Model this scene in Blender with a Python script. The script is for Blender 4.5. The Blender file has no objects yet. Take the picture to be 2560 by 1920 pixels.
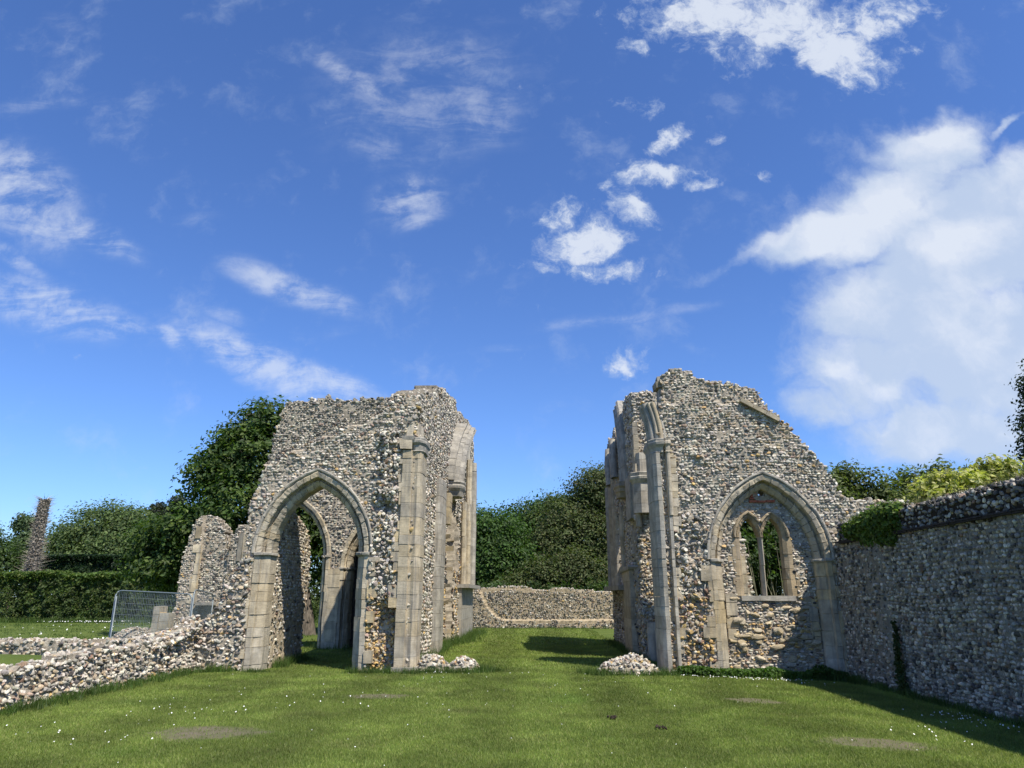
import bpy, math, random
import numpy as np
from mathutils import Vector

# ------------------------------------------------------------------ camera, world, sun, exposure
S = bpy.context.scene
COL = S.collection
R = math.radians
rng = np.random.default_rng(7)

cam = bpy.data.cameras.new("camera"); camo = bpy.data.objects.new("camera", cam); COL.objects.link(camo)
camo.location = (0, 0, 1.65); camo.rotation_euler = (R(90 + 16.69), 0, R(1.948))
cam.sensor_width = 36; cam.lens = 36 * 1774 / 2560; cam.clip_start = 0.05; cam.clip_end = 4000
S.camera = camo

SUN_TO = Vector((0.44, -0.50, 1.0)).normalized()
sun = bpy.data.lights.new("sun", 'SUN'); suno = bpy.data.objects.new("sun", sun); COL.objects.link(suno)
sun.energy = 4.15; sun.angle = R(0.53); sun.color = (1.0, 0.94, 0.83)
suno.rotation_euler = (-SUN_TO).to_track_quat('-Z', 'Y').to_euler(); suno.location = (5, -5, 20)

W = bpy.data.worlds.new("World"); S.world = W; W.use_nodes = True
S.view_settings.view_transform = 'Standard'; S.view_settings.look = 'None'
S.view_settings.exposure = 0.72; S.view_settings.gamma = 1.0; S.view_settings.use_curve_mapping = False


class NT:
    """small helper for node trees"""
    def __init__(s, tree):
        s.t = tree; s.n = tree.nodes; s.l = tree.links; s.n.clear()

    def new(s, typ, **kw):
        nd = s.n.new(typ)
        for k, v in kw.items():
            setattr(nd, k, v)
        return nd

    def put(s, sock, v):
        if isinstance(v, bpy.types.NodeSocket):
            s.l.new(v, sock)
        elif v is not None:
            sock.default_value = v

    def math(s, op, a, b=None, c=None, clamp=False):
        nd = s.new('ShaderNodeMath', operation=op, use_clamp=clamp)
        for i, v in enumerate((a, b, c)):
            if v is not None:
                s.put(nd.inputs[i], v)
        return nd.outputs[0]

    def vmath(s, op, a, b=None, scale=None):
        nd = s.new('ShaderNodeVectorMath', operation=op)
        s.put(nd.inputs[0], a)
        if b is not None:
            s.put(nd.inputs[1], b)
        if scale is not None:
            s.put(nd.inputs['Scale'], scale)
        return nd.outputs['Value'] if op in ('LENGTH', 'DOT_PRODUCT') else nd.outputs[0]

    def noise(s, vec, scale, detail=4, rough=.55, dist=0.0, out='Fac'):
        nd = s.new('ShaderNodeTexNoise')
        s.put(nd.inputs['Vector'], vec); s.put(nd.inputs['Scale'], scale)
        nd.inputs['Detail'].default_value = detail; nd.inputs['Roughness'].default_value = rough
        nd.inputs['Distortion'].default_value = dist
        return nd.outputs[out]

    def ramp(s, fac, lo, hi, a=0.0, b=1.0, smooth=True):
        nd = s.new('ShaderNodeMapRange', interpolation_type='SMOOTHSTEP' if smooth else 'LINEAR')
        s.put(nd.inputs[0], fac)
        for i, v in zip((1, 2, 3, 4), (lo, hi, a, b)):
            s.put(nd.inputs[i], v)
        return nd.outputs[0]

    def mix(s, fac, a, b, mode='MIX'):
        nd = s.new('ShaderNodeMix', data_type='RGBA', blend_type=mode)
        s.put(nd.inputs[0], fac); s.put(nd.inputs[6], a); s.put(nd.inputs[7], b)
        return nd.outputs[2]


def c4(c):
    return (c[0], c[1], c[2], 1.0)


# clouds: (u, v, half length, half width, angle deg, weight), u = x/y and v = z/y of the view direction
CUMULUS = [
    (0.398, 0.95, 0.203, 0.069, -8, 1.2), (0.5, 0.884, 0.094, 0.056, -39, 1.3), (0.241, 0.965, 0.095, 0.04, -14, 0.8), (0.593, 0.944, 0.108, 0.045, 22, 1.0),
    (0.321, 0.876, 0.048, 0.027, -38, 0.8), (0.167, 0.904, 0.036, 0.017, -26, 0.8), (0.184, 0.773, 0.035, 0.022, -31, 0.85), (0.225, 0.714, 0.04, 0.018, 37, 1.15),
    (0.137, 0.677, 0.021, 0.019, 61, 0.65), (0.192, 0.646, 0.059, 0.021, 4, 1.15), (0.264, 0.634, 0.029, 0.012, -1, 0.95), (0.159, 0.588, 0.029, 0.029, 78, 1.15),
    (0.042, 0.574, 0.028, 0.033, 107, 1.05), (0.081, 0.528, 0.039, 0.055, 106, 1.4), (0.104, 0.484, 0.071, 0.02, -1, 0.85), (0.012, 0.482, 0.029, 0.011, -1, 0.65),
    (0.189, 0.475, 0.025, 0.009, -1, 0.6), (0.3, 0.712, 0.019, 0.011, -1, 0.55), (0.367, 0.642, 0.015, 0.01, -1, 0.55), (0.133, 0.337, 0.042, 0.018, 20, 0.95),
    (0.168, 0.348, 0.021, 0.01, 40, 0.75), (0.124, 0.622, 0.023, 0.012, 32, 0.75),
]
BANK = [
    (1.05, 0.5, 0.35, 0.26, 10, 1.4), (1.45, 0.62, 0.4, 0.28, 20, 1.3), (1.0, 0.25, 0.4, 0.16, 0, 1.2), (1.6, 0.3, 0.5, 0.16, 5, 1.1),
    (0.634, 0.678, 0.101, 0.048, 21, 1.2), (0.554, 0.58, 0.135, 0.065, 35, 1.4), (0.449, 0.542, 0.113, 0.034, 26, 1.2), (0.362, 0.519, 0.082, 0.019, 26, 0.7),
    (0.288, 0.485, 0.058, 0.014, 21, 0.35), (0.67, 0.522, 0.158, 0.114, 10, 1.7), (0.571, 0.424, 0.156, 0.086, 15, 1.5), (0.652, 0.349, 0.132, 0.115, -1, 1.6),
    (0.501, 0.315, 0.119, 0.078, -1, 1.15), (0.585, 0.232, 0.141, 0.061, 0, 1.2), (0.414, 0.26, 0.065, 0.034, -1, 0.8), (0.766, 0.727, 0.05, 0.011, 30, 0.7),
    (0.773, 0.616, 0.063, 0.074, -1, 1.2),
]
BRIGHT = [(0.554, 0.58, 0.119, 0.051, 35.0, 1.4), (0.463, 0.541, 0.083, 0.03, 25.0, 1.3), (0.629, 0.695, 0.07, 0.032, 21.0, 1.2), (0.656, 0.522, 0.1, 0.046, 10.0, 1.2), (0.362, 0.519, 0.06, 0.022, 26.0, 1.2), (0.448, 0.316, 0.04, 0.018, -1.0, 1.1), (0.509, 0.284, 0.033, 0.015, -1.0, 1.1), (0.687, 0.429, 0.081, 0.045, -1.0, 0.7)]
CIRRUS = [
    (-0.18, 0.824, 0.149, 0.122, 10, 0.5), (-0.299, 0.846, 0.08, 0.021, -39, 0.7), (-0.085, 0.785, 0.061, 0.065, 64, 0.55), (-0.253, 0.726, 0.077, 0.048, -43, 0.45),
    (-0.195, 0.612, 0.046, 0.045, -61, 0.8), (-0.186, 0.57, 0.021, 0.026, -70, 0.65), (-0.848, 0.642, 0.118, 0.053, -35, 1.0), (-0.719, 0.572, 0.092, 0.021, -26, 0.85),
    (-0.831, 0.524, 0.06, 0.013, -30, 0.7), (-0.754, 0.435, 0.119, 0.033, -20, 1.0), (-0.659, 0.399, 0.083, 0.021, -13, 0.95), (-0.384, 0.461, 0.092, 0.022, -23, 0.95),
    (-0.324, 0.437, 0.045, 0.022, -26, 0.75), (-0.459, 0.486, 0.032, 0.011, -31, 0.6), (-0.472, 0.408, 0.038, 0.015, -21, 0.5), (-0.543, 0.371, 0.031, 0.015, -38, 0.85),
    (-0.414, 0.333, 0.111, 0.026, -25, 1.2), (-0.313, 0.299, 0.079, 0.017, -19, 1.05), (-0.832, 0.804, 0.104, 0.017, 4, 0.4), (-0.822, 0.97, 0.059, 0.022, -33, 0.35),
    (0.136, 0.407, 0.14, 0.01, 8, 0.45), (-0.031, 0.361, 0.042, 0.007, 5, 0.4), (-0.305, 0.379, 0.035, 0.011, 21, 0.35), (0.049, 0.257, 0.04, 0.017, -1, 0.35),
    (-0.546, 0.585, 0.038, 0.013, -1, 0.35),
]


def build_world():
    n = NT(W.node_tree)
    sky = n.new('ShaderNodeTexSky', sky_type='NISHITA', sun_disc=False)
    sky.sun_elevation = math.asin(SUN_TO.z)
    sky.sun_rotation = math.atan2(SUN_TO.x, SUN_TO.y)
    sky.air_density = 1.0; sky.dust_density = 0.3; sky.ozone_density = 2.6; sky.altitude = 50
    tc = n.new('ShaderNodeTexCoord')
    sep = n.new('ShaderNodeSeparateXYZ'); n.l.new(tc.outputs['Generated'], sep.inputs[0])
    y = n.math('MAXIMUM', sep.outputs[1], 0.05)
    comb = n.new('ShaderNodeCombineXYZ')
    n.put(comb.inputs[0], n.math('DIVIDE', sep.outputs[0], y))
    n.put(comb.inputs[1], n.math('DIVIDE', sep.outputs[2], y))
    uv = comb.outputs[0]

    def field(lst, warp, gain=1.0, grow=1.0):
        acc = None
        for (u, v, a, b, ang, w) in lst:
            m = n.new('ShaderNodeMapping', vector_type='TEXTURE')
            n.put(m.inputs[0], warp)
            m.inputs[1].default_value = (u, v, 0); m.inputs[2].default_value = (0, 0, R(ang)); m.inputs[3].default_value = (a * grow, b * grow, 1)
            ln = n.vmath('LENGTH', m.outputs[0])
            e = n.math('MULTIPLY', n.ramp(ln, 0.1, 1.35, 1.0, 0.0), w * gain)
            acc = e if acc is None else n.math('MAXIMUM', acc, e)
        return acc

    wn = n.noise(uv, 9.0, 5, .6, out='Color')
    w1 = n.vmath('ADD', uv, n.vmath('SCALE', n.vmath('SUBTRACT', wn, (.5, .5, .5)), scale=.075))
    wn2 = n.noise(uv, 4.0, 3, .5, out='Color')
    w2 = n.vmath('ADD', uv, n.vmath('SCALE', n.vmath('SUBTRACT', wn2, (.5, .5, .5)), scale=.07))
    # cumulus fragments
    det = n.noise(w1, 19.0, 9, .68)
    cu = n.ramp(n.math('ADD', field(CUMULUS, w1, 1.15, 1.5), n.math('MULTIPLY', n.math('SUBTRACT', det, .5), 3.4)), .45, 1.55)
    # the broad bank on the right
    det2 = n.noise(w1, 8.0, 9, .62)
    bk = n.ramp(n.math('ADD', field(BANK, w1, 1.0, 1.15), n.math('MULTIPLY', n.math('SUBTRACT', det2, .5), 1.8)), .02, 1.0)
    # wisps, streaked along their length
    mp = n.new('ShaderNodeMapping'); n.put(mp.inputs[0], w2)
    mp.inputs[2].default_value = (0, 0, R(22)); mp.inputs[3].default_value = (6, 20, 1)
    det3 = n.noise(mp.outputs[0], 1.0, 8, .64, .6)
    det4 = n.noise(w1, 15.0, 8, .66)
    dd = n.math('ADD', n.math('MULTIPLY', det3, .55), n.math('MULTIPLY', det4, .45))
    ci = n.ramp(n.math('MULTIPLY', field(CIRRUS, w2, 1.0, 1.55), n.ramp(dd, .30, .72)), .03, .80)
    thin = n.math('MULTIPLY', ci, .58)
    a = n.math('MAXIMUM', n.math('MULTIPLY', cu, .84), n.math('MULTIPLY', bk, .86))
    a = n.math('MAXIMUM', a, thin)
    front = n.ramp(sep.outputs[1], .05, .2)
    a = n.math('MULTIPLY', a, front)
    lump = n.math('ADD', n.math('ADD', n.math('MULTIPLY', field(BRIGHT, w1), .45), .22), n.math('MULTIPLY', n.math('SUBTRACT', n.noise(w1, 7.5, 8, .6), .5), 2.2))
    shade = n.ramp(lump, .05, .75)
    shade = n.math('MAXIMUM', shade, n.math('MAXIMUM', n.ramp(ci, .0, .25), n.ramp(cu, .3, .9)))
    a = n.math('MAXIMUM', a, n.math('MULTIPLY', n.math('MULTIPLY', bk, shade), .90))
    ccol = n.mix(shade, (3.5, 4.15, 5.2, 1), (4.9, 5.25, 5.8, 1))
    skyc = n.mix(1.0, sky.outputs[0], SKY_TINT, 'MULTIPLY')
    out = n.mix(a, skyc, ccol)
    bg = n.new('ShaderNodeBackground'); n.put(bg.inputs[0], out); bg.inputs[1].default_value = 0.1
    wo = n.new('ShaderNodeOutputWorld'); n.l.new(bg.outputs[0], wo.inputs[0])


SKY_TINT = (0.56, 0.76, 1.13, 1)
build_world()


# ------------------------------------------------------------------ helpers
def fbm(x, y, seed, freqs=(1, 2.1, 4.3, 8.7), amp=.5):
    r = np.random.default_rng(seed); o = np.zeros(np.shape(x)); a = 1.0; t = 0
    for f in freqs:
        for _ in range(3):
            th = r.uniform(0, 2 * np.pi); ph = r.uniform(0, 2 * np.pi)
            o = o + a * np.sin(f * (np.cos(th) * x + np.sin(th) * y) * 2 + ph) / 3
        t += a; a *= amp
    return o / t


def in_poly(u, z, poly):
    p = np.asarray(poly, float); ins = np.zeros(np.shape(u), bool); j = len(p) - 1
    for i in range(len(p)):
        x0, z0 = p[i]; x1, z1 = p[j]
        if z0 != z1:
            c = ((z0 > z) != (z1 > z)) & (u < (x1 - x0) * (z - z0) / (z1 - z0) + x0)
            ins ^= c
        j = i
    return ins


class MB:
    """collects geometry with a colour per vertex and links it as ONE mesh object"""
    def __init__(s):
        s.V = []; s.F = []; s.C = []; s.S = []; s.n = 0

    def add(s, V, F, col=(.5, .5, .5), smooth=False):
        V = np.asarray(V, float).reshape(-1, 3); F = np.asarray(F, int)
        if len(V) == 0 or len(F) == 0:
            return
        C = np.asarray(col, float)
        if C.ndim == 1:
            C = np.tile(C, (len(V), 1))
        s.V.append(V); s.C.append(C); s.F.append(F + s.n); s.S.append(smooth); s.n += len(V)

    def build(s, name, mat, parent=None):
        me = bpy.data.meshes.new(name)
        V = np.concatenate(s.V); C = np.concatenate(s.C)
        loops = np.concatenate([f.ravel() for f in s.F])
        cnt = np.concatenate([np.full(len(f), f.shape[1]) for f in s.F])
        sm = np.concatenate([np.full(len(f), q) for f, q in zip(s.F, s.S)])
        st = np.concatenate([[0], np.cumsum(cnt)[:-1]])
        me.vertices.add(len(V)); me.vertices.foreach_set('co', V.ravel().astype(np.float32))
        me.loops.add(len(loops)); me.loops.foreach_set('vertex_index', loops.astype(np.int32))
        me.polygons.add(len(cnt)); me.polygons.foreach_set('loop_start', st.astype(np.int32))
        me.polygons.foreach_set('loop_total', cnt.astype(np.int32))
        me.polygons.foreach_set('use_smooth', sm.astype(bool))
        at = me.color_attributes.new('Col', 'FLOAT_COLOR', 'POINT')
        at.data.foreach_set('color', np.concatenate([C, np.ones((len(C), 1))], 1).ravel().astype(np.float32))
        me.update(calc_edges=True); me.validate()
        me.materials.append(mat)
        o = bpy.data.objects.new(name, me); COL.objects.link(o)
        if parent is not None:
            o.parent = parent
            o.matrix_parent_inverse = parent.matrix_basis.inverted()
        return o


def tag(o, label=None, cat=None, group=None, kind=None):
    if label: o['label'] = label
    if cat: o['category'] = cat
    if group: o['group'] = group
    if kind: o['kind'] = kind
    return o


def thing(name, loc, label, cat, group=None):
    o = bpy.data.objects.new(name, None); COL.objects.link(o)
    o.location = loc; o.empty_display_size = .3
    return tag(o, label, cat, group)


CUBE_F = [[0, 3, 2, 1], [4, 5, 6, 7], [0, 1, 5, 4], [1, 2, 6, 5], [2, 3, 7, 6], [3, 0, 4, 7]]


def box(mb, p0, p1, col, jit=0.0):
    (x0, y0, z0), (x1, y1, z1) = p0, p1
    V = np.array([(x0, y0, z0), (x1, y0, z0), (x1, y1, z0), (x0, y1, z0), (x0, y0, z1), (x1, y0, z1), (x1, y1, z1), (x0, y1, z1)])
    if jit:
        V = V + rng.uniform(-jit, jit, V.shape)
    mb.add(V, CUBE_F, col)


def tube(mb, pts, rad, col, sides=7, smooth=True):
    P = np.asarray(pts, float); n = len(P)
    rad = np.broadcast_to(rad, n)
    T = np.gradient(P, axis=0); T /= np.linalg.norm(T, axis=1)[:, None] + 1e-9
    up = np.where(np.abs(T[:, 2:3]) > .9, [[1, 0, 0]], [[0, 0, 1]])
    A = np.cross(T, up); A /= np.linalg.norm(A, axis=1)[:, None] + 1e-9
    B = np.cross(T, A)
    th = np.linspace(0, 2 * np.pi, sides, endpoint=False)
    V = P[:, None] + rad[:, None, None] * (np.cos(th)[None, :, None] * A[:, None] + np.sin(th)[None, :, None] * B[:, None])
    i = np.arange(n - 1)[:, None] * sides; j = np.arange(sides)[None]; j2 = (j + 1) % sides
    F = np.stack([i + j, i + j2, i + sides + j2, i + sides + j], -1).reshape(-1, 4)
    mb.add(V.reshape(-1, 3), F, col, smooth)


def extrude_poly(mb, poly, z0, z1, col, scale_top=1.0):
    """vertical prism from an (x, y) outline"""
    p = np.asarray(poly, float); c = p.mean(0); n = len(p)
    q = c + (p - c) * scale_top
    V = np.concatenate([np.c_[p, np.full(n, z0)], np.c_[q, np.full(n, z1)]])
    i = np.arange(n); j = (i + 1) % n
    mb.add(V, np.stack([i, j, j + n, i + n], 1), col)
    mb.add(V, [list(range(n))[::-1], list(range(n, 2 * n))], col)


# ------------------------------------------------------------------ materials
def new_mat(name):
    m = bpy.data.materials.new(name); m.use_nodes = True
    return m, NT(m.node_tree)


def finish(n, base, rough=.85, bump=None, strength=.4, dist=.01, spec=.25, trans=None):
    p = n.new('ShaderNodeBsdfPrincipled')
    n.put(p.inputs['Base Color'], base); n.put(p.inputs['Roughness'], rough)
    p.inputs['Specular IOR Level'].default_value = spec
    if bump is not None:
        b = n.new('ShaderNodeBump'); b.inputs['Strength'].default_value = strength; b.inputs['Distance'].default_value = dist
        n.put(b.inputs['Height'], bump); n.l.new(b.outputs[0], p.inputs['Normal'])
    sh = p.outputs[0]
    if trans:
        t = n.new('ShaderNodeBsdfTranslucent'); n.put(t.inputs[0], trans[0])
        mx = n.new('ShaderNodeMixShader'); mx.inputs[0].default_value = trans[1]
        n.l.new(sh, mx.inputs[1]); n.l.new(t.outputs[0], mx.inputs[2]); sh = mx.outputs[0]
    o = n.new('ShaderNodeOutputMaterial'); n.l.new(sh, o.inputs[0])


def pos(n):
    return n.new('ShaderNodeNewGeometry').outputs['Position']


def attr(n):
    return n.new('ShaderNodeAttribute', attribute_name='Col').outputs['Color']


def gray(n, v):
    c = n.new('ShaderNodeCombineColor')
    for i in range(3):
        n.put(c.inputs[i], v)
    return c.outputs[0]


def mat_flint():
    m, n = new_mat("flint"); P = pos(n)
    a = n.noise(P, 38, 4, .6); b = n.noise(P, 90, 3, .6)
    c = n.mix(1.0, attr(n), gray(n, n.ramp(a, .3, .72, .68, 1.22)), 'MULTIPLY')
    c = n.mix(n.ramp(n.noise(P, 15, 3, .6), .60, .72, 0, .5), c, (.10, .098, .10, 1))      # dark knapped faces
    c = n.mix(n.ramp(n.noise(P, 2.3, 4, .6), .58, .75, 0, .35), c, (.30, .27, .20, 1))      # lichen and lime wash
    finish(n, c, .75, b, .5, .006, .3)
    return m


def mat_mortar():
    m, n = new_mat("lime_mortar"); P = pos(n)
    a = n.noise(P, 6, 6, .65); b = n.noise(P, 45, 5, .7)
    c = n.mix(n.ramp(a, .3, .7), c4((.27, .23, .175)), c4((.45, .39, .30)))
    c = n.mix(1.0, c, attr(n), 'MULTIPLY')
    c = n.mix(n.ramp(b, .58, .75, 0, .6), c, (.12, .11, .10, 1))
    finish(n, c, .95, b, .9, .02, .1)
    return m


def mat_ashlar():
    m, n = new_mat("dressed_limestone"); P = pos(n)
    mp = n.new('ShaderNodeMapping'); n.put(mp.inputs[0], P); mp.inputs[3].default_value = (9, 9, .9)
    st = n.noise(mp.outputs[0], 1.0, 5, .6)
    bl = n.noise(P, 3.2, 5, .65); fine = n.noise(P, 55, 4, .7)
    mp2 = n.new('ShaderNodeMapping'); n.put(mp2.inputs[0], P); mp2.inputs[3].default_value = (5, 5, 38)
    bed = n.noise(mp2.outputs[0], 1.0, 4, .6)
    c = n.mix(1.0, attr(n), gray(n, n.ramp(bl, .25, .75, .66, 1.22)), 'MULTIPLY')
    c = n.mix(n.ramp(st, .48, .70, 0, .62), c, (.17, .16, .145, 1))            # rain streaks
    c = n.mix(n.ramp(fine, .62, .78, 0, .6), c, (.16, .145, .12, 1))           # pits
    c = n.mix(n.ramp(n.noise(P, 9, 6, .75), .60, .72, 0, .55), c, (.13, .12, .105, 1))         # black lichen
    c = n.mix(n.ramp(n.noise(P, 1.3, 4, .7), .58, .72, 0, .5), c, (.46, .43, .37, 1))   # pale lichen
    h = n.math('ADD', n.math('MULTIPLY', bed, .6), n.math('MULTIPLY', fine, .5))
    finish(n, c, .9, h, .55, .02, .12)
    return m


def mat_simple(name, col, scale=20, var=.3, rough=.85, metal=0.0, spec=.2):
    m, n = new_mat(name); P = pos(n)
    a = n.noise(P, scale, 5, .6)
    c = n.mix(1.0, c4(col), gray(n, n.ramp(a, .3, .7, 1 - var, 1 + var)), 'MULTIPLY')
    finish(n, c, rough, a, .3, .005, spec)
    for nd in m.node_tree.nodes:
        if nd.type == 'BSDF_PRINCIPLED':
            nd.inputs['Metallic'].default_value = metal
    return m


def mat_leaf(name, tr=.35):
    m, n = new_mat(name); P = pos(n)
    a = attr(n)
    c = n.mix(1.0, a, gray(n, n.ramp(n.noise(P, 1.1, 3, .6), .3, .7, .75, 1.25)), 'MULTIPLY')
    t = n.mix(1.0, c, (1.25, 1.45, .55, 1), 'MULTIPLY')
    finish(n, c, .55, None, trans=(t, tr), spec=.3)
    return m


def mat_bark():
    m, n = new_mat("bark"); P = pos(n)
    mp = n.new('ShaderNodeMapping'); n.put(mp.inputs[0], P); mp.inputs[3].default_value = (9, 9, 2)
    a = n.noise(mp.outputs[0], 1.5, 5, .65)
    c = n.mix(1.0, attr(n), gray(n, n.ramp(a, .3, .7, .55, 1.3)), 'MULTIPLY')
    finish(n, c, .95, a, .8, .03, .1)
    return m


BARE = [(-4.2, 9.75, .80, .52), (-2.75, 13.2, .60, .42), (4.05, 9.5, .70, .42), (3.6, 13.0, .55, .35)]


def mat_ground():
    m, n = new_mat("lawn_turf"); P = pos(n)
    sx = n.new('ShaderNodeSeparateXYZ'); n.l.new(P, sx.inputs[0])
    a = n.noise(P, .55, 5, .6); b = n.noise(P, 4.0, 5, .65); f = n.noise(P, 60, 4, .7)
    c = n.mix(n.ramp(a, .35, .65), c4((.095, .135, .028)), c4((.135, .175, .040)))
    c = n.mix(n.ramp(b, .45, .75, 0, .55), c, c4((.15, .155, .045)))
    c = n.mix(n.ramp(f, .35, .65, .0, .6), c, c4((.035, .055, .010)))
    # bare trodden patches
    acc = None
    wv = n.vmath('ADD', P, n.vmath('SCALE', n.vmath('SUBTRACT', n.noise(P, 3.2, 6, .7, out='Color'), (.5, .5, .5)), scale=1.0))
    for (x, y, ra, rb) in BARE:
        mp = n.new('ShaderNodeMapping', vector_type='TEXTURE'); n.put(mp.inputs[0], wv)
        mp.inputs[1].default_value = (x, y, 0); mp.inputs[3].default_value = (ra, rb, 50)
        e = n.ramp(n.vmath('LENGTH', mp.outputs[0]), .55, 1.15, 1, 0)
        acc = e if acc is None else n.math('MAXIMUM', acc, e)
    c = n.mix(n.math('MULTIPLY', acc, n.ramp(b, .3, .7, .55, .95)), c, n.mix(b, c4((.12, .10, .07)), c4((.20, .165, .12))))
    finish(n, c, .95, f, .6, .03, .1)
    return m


M_FLINT = mat_flint(); M_MORTAR = mat_mortar(); M_ASH = mat_ashlar(); M_BARK = mat_bark()
M_LEAF = mat_leaf("leaf", .42); M_GRASS = mat_leaf("grass_blade", .3); M_GROUND = mat_ground()
M_WOOD = mat_simple("old_door_timber", (.05, .045, .04), 12, .5)
M_STEEL = mat_simple("galvanised_steel", (.20, .235, .25), 30, .15, .5, .35, .4)
M_RUBBER = mat_simple("dark_rubber_block", (.05, .05, .05), 20, .2)
M_BRICK = mat_simple("red_brick", (.33, .10, .055), 30, .3)
M_TILE = mat_simple("black_tile", (.03, .028, .03), 20, .4, .7)
M_PETAL = mat_simple("white_petal", (.75, .75, .70), 10, .05, .6)
M_SOIL = mat_simple("dark_soil", (.035, .026, .018), 25, .4)

# ------------------------------------------------------------------ stones
def ico(sub):
    t = (1 + 5 ** .5) / 2
    v = [(-1, t, 0), (1, t, 0), (-1, -t, 0), (1, -t, 0), (0, -1, t), (0, 1, t), (0, -1, -t), (0, 1, -t), (t, 0, -1), (t, 0, 1), (-t, 0, -1), (-t, 0, 1)]
    f = [(0, 11, 5), (0, 5, 1), (0, 1, 7), (0, 7, 10), (0, 10, 11), (1, 5, 9), (5, 11, 4), (11, 10, 2), (10, 7, 6), (7, 1, 8), (3, 9, 4), (3, 4, 2), (3, 2, 6), (3, 6, 8), (3, 8, 9), (4, 9, 5), (2, 4, 11), (6, 2, 10), (8, 6, 7), (9, 8, 1)]
    v = [np.array(q) / np.linalg.norm(q) for q in v]
    for _ in range(sub):
        cache = {}; nf = []
        def mid(a, b):
            k = (min(a, b), max(a, b))
            if k not in cache:
                q = v[a] + v[b]; v.append(q / np.linalg.norm(q)); cache[k] = len(v) - 1
            return cache[k]
        for a, b, c in f:
            x, y, z = mid(a, b), mid(b, c), mid(c, a)
            nf += [(a, x, z), (b, y, x), (c, z, y), (x, y, z)]
        f = nf
    return np.array(v), np.array(f)


PROTO = []
_v, _f = ico(1)
for k in range(16):
    r_ = np.random.default_rng(100 + k)
    V = _v * (1 + r_.uniform(-.13, .13, (len(_v), 1)))
    V = np.sign(V) * np.abs(V) ** .85
    for _ in range(5):                                             # knapped flats
        d = r_.normal(size=3); d /= np.linalg.norm(d); h = r_.uniform(.42, .8)
        ex = np.maximum(V @ d - h, 0); V = V - ex[:, None] * d
    PROTO.append(V)
PF = _f

PAL = np.array([(1.03, 1.0, .95)]) * np.array([(.575, .535, .46), (.42, .395, .345), (.26, .245, .215), (.095, .09, .085), (.40, .325, .225), (.22, .145, .10), (.50, .35, .15), (.32, .235, .19)])
W_STD = np.array([.30, .30, .19, .055, .11, .015, .015, .015])
W_GREY = np.array([.14, .30, .30, .17, .06, .02, .0, .01])
W_WARM = np.array([.07, .07, .07, .06, .31, .08, .30, .04])
W_DARK = np.array([.03, .10, .32, .45, .06, .03, .0, .01])
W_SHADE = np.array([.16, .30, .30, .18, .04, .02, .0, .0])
W_FAR = np.array([.06, .17, .28, .37, .09, .02, .01, .0])


def pick(w, n):
    i = rng.choice(len(PAL), n, p=w / w.sum())
    return PAL[i] * rng.uniform(.78, 1.18, (n, 1)) * rng.uniform(.96, 1.04, (n, 3))


def stones(mb, P, size, U, N, Z=None, tilt=.35, col=None, twist=.35):
    """P (n,3) centres, size (n,3) half sizes along U, Z, N"""
    n = len(P)
    if n == 0:
        return
    U = np.broadcast_to(np.asarray(U, float), (n, 3)); N = np.broadcast_to(np.asarray(N, float), (n, 3))
    Zv = np.cross(N, U) if Z is None else np.broadcast_to(np.asarray(Z, float), (n, 3))
    a = rng.normal(0, twist, n)[:, None]
    U2 = U * np.cos(a) + Zv * np.sin(a); Z2 = -U * np.sin(a) + Zv * np.cos(a)
    b = rng.normal(0, tilt, (n, 1)); N2 = N + U2 * b; N2 /= np.linalg.norm(N2, axis=1)[:, None]
    U2 = U2 - N2 * np.sum(U2 * N2, 1)[:, None]; U2 /= np.linalg.norm(U2, axis=1)[:, None]
    k = rng.integers(0, len(PROTO), n); flip = rng.choice([-1, 1], (n, 2))
    L = np.array(PROTO)[k]                                           # n,42,3
    L = L * np.concatenate([flip, np.ones((n, 1))], 1)[:, None]
    V = P[:, None] + L[..., 0:1] * (size[:, 0, None, None] * U2[:, None]) + L[..., 1:2] * (size[:, 1, None, None] * Z2[:, None]) + L[..., 2:3] * (size[:, 2, None, None] * N2[:, None])
    nv = L.shape[1]
    F = (PF[None] + (np.arange(n) * nv)[:, None, None]).reshape(-1, 3)
    C = np.repeat(col, nv, 0)
    mb.add(V.reshape(-1, 3), F, C, False)


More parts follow.
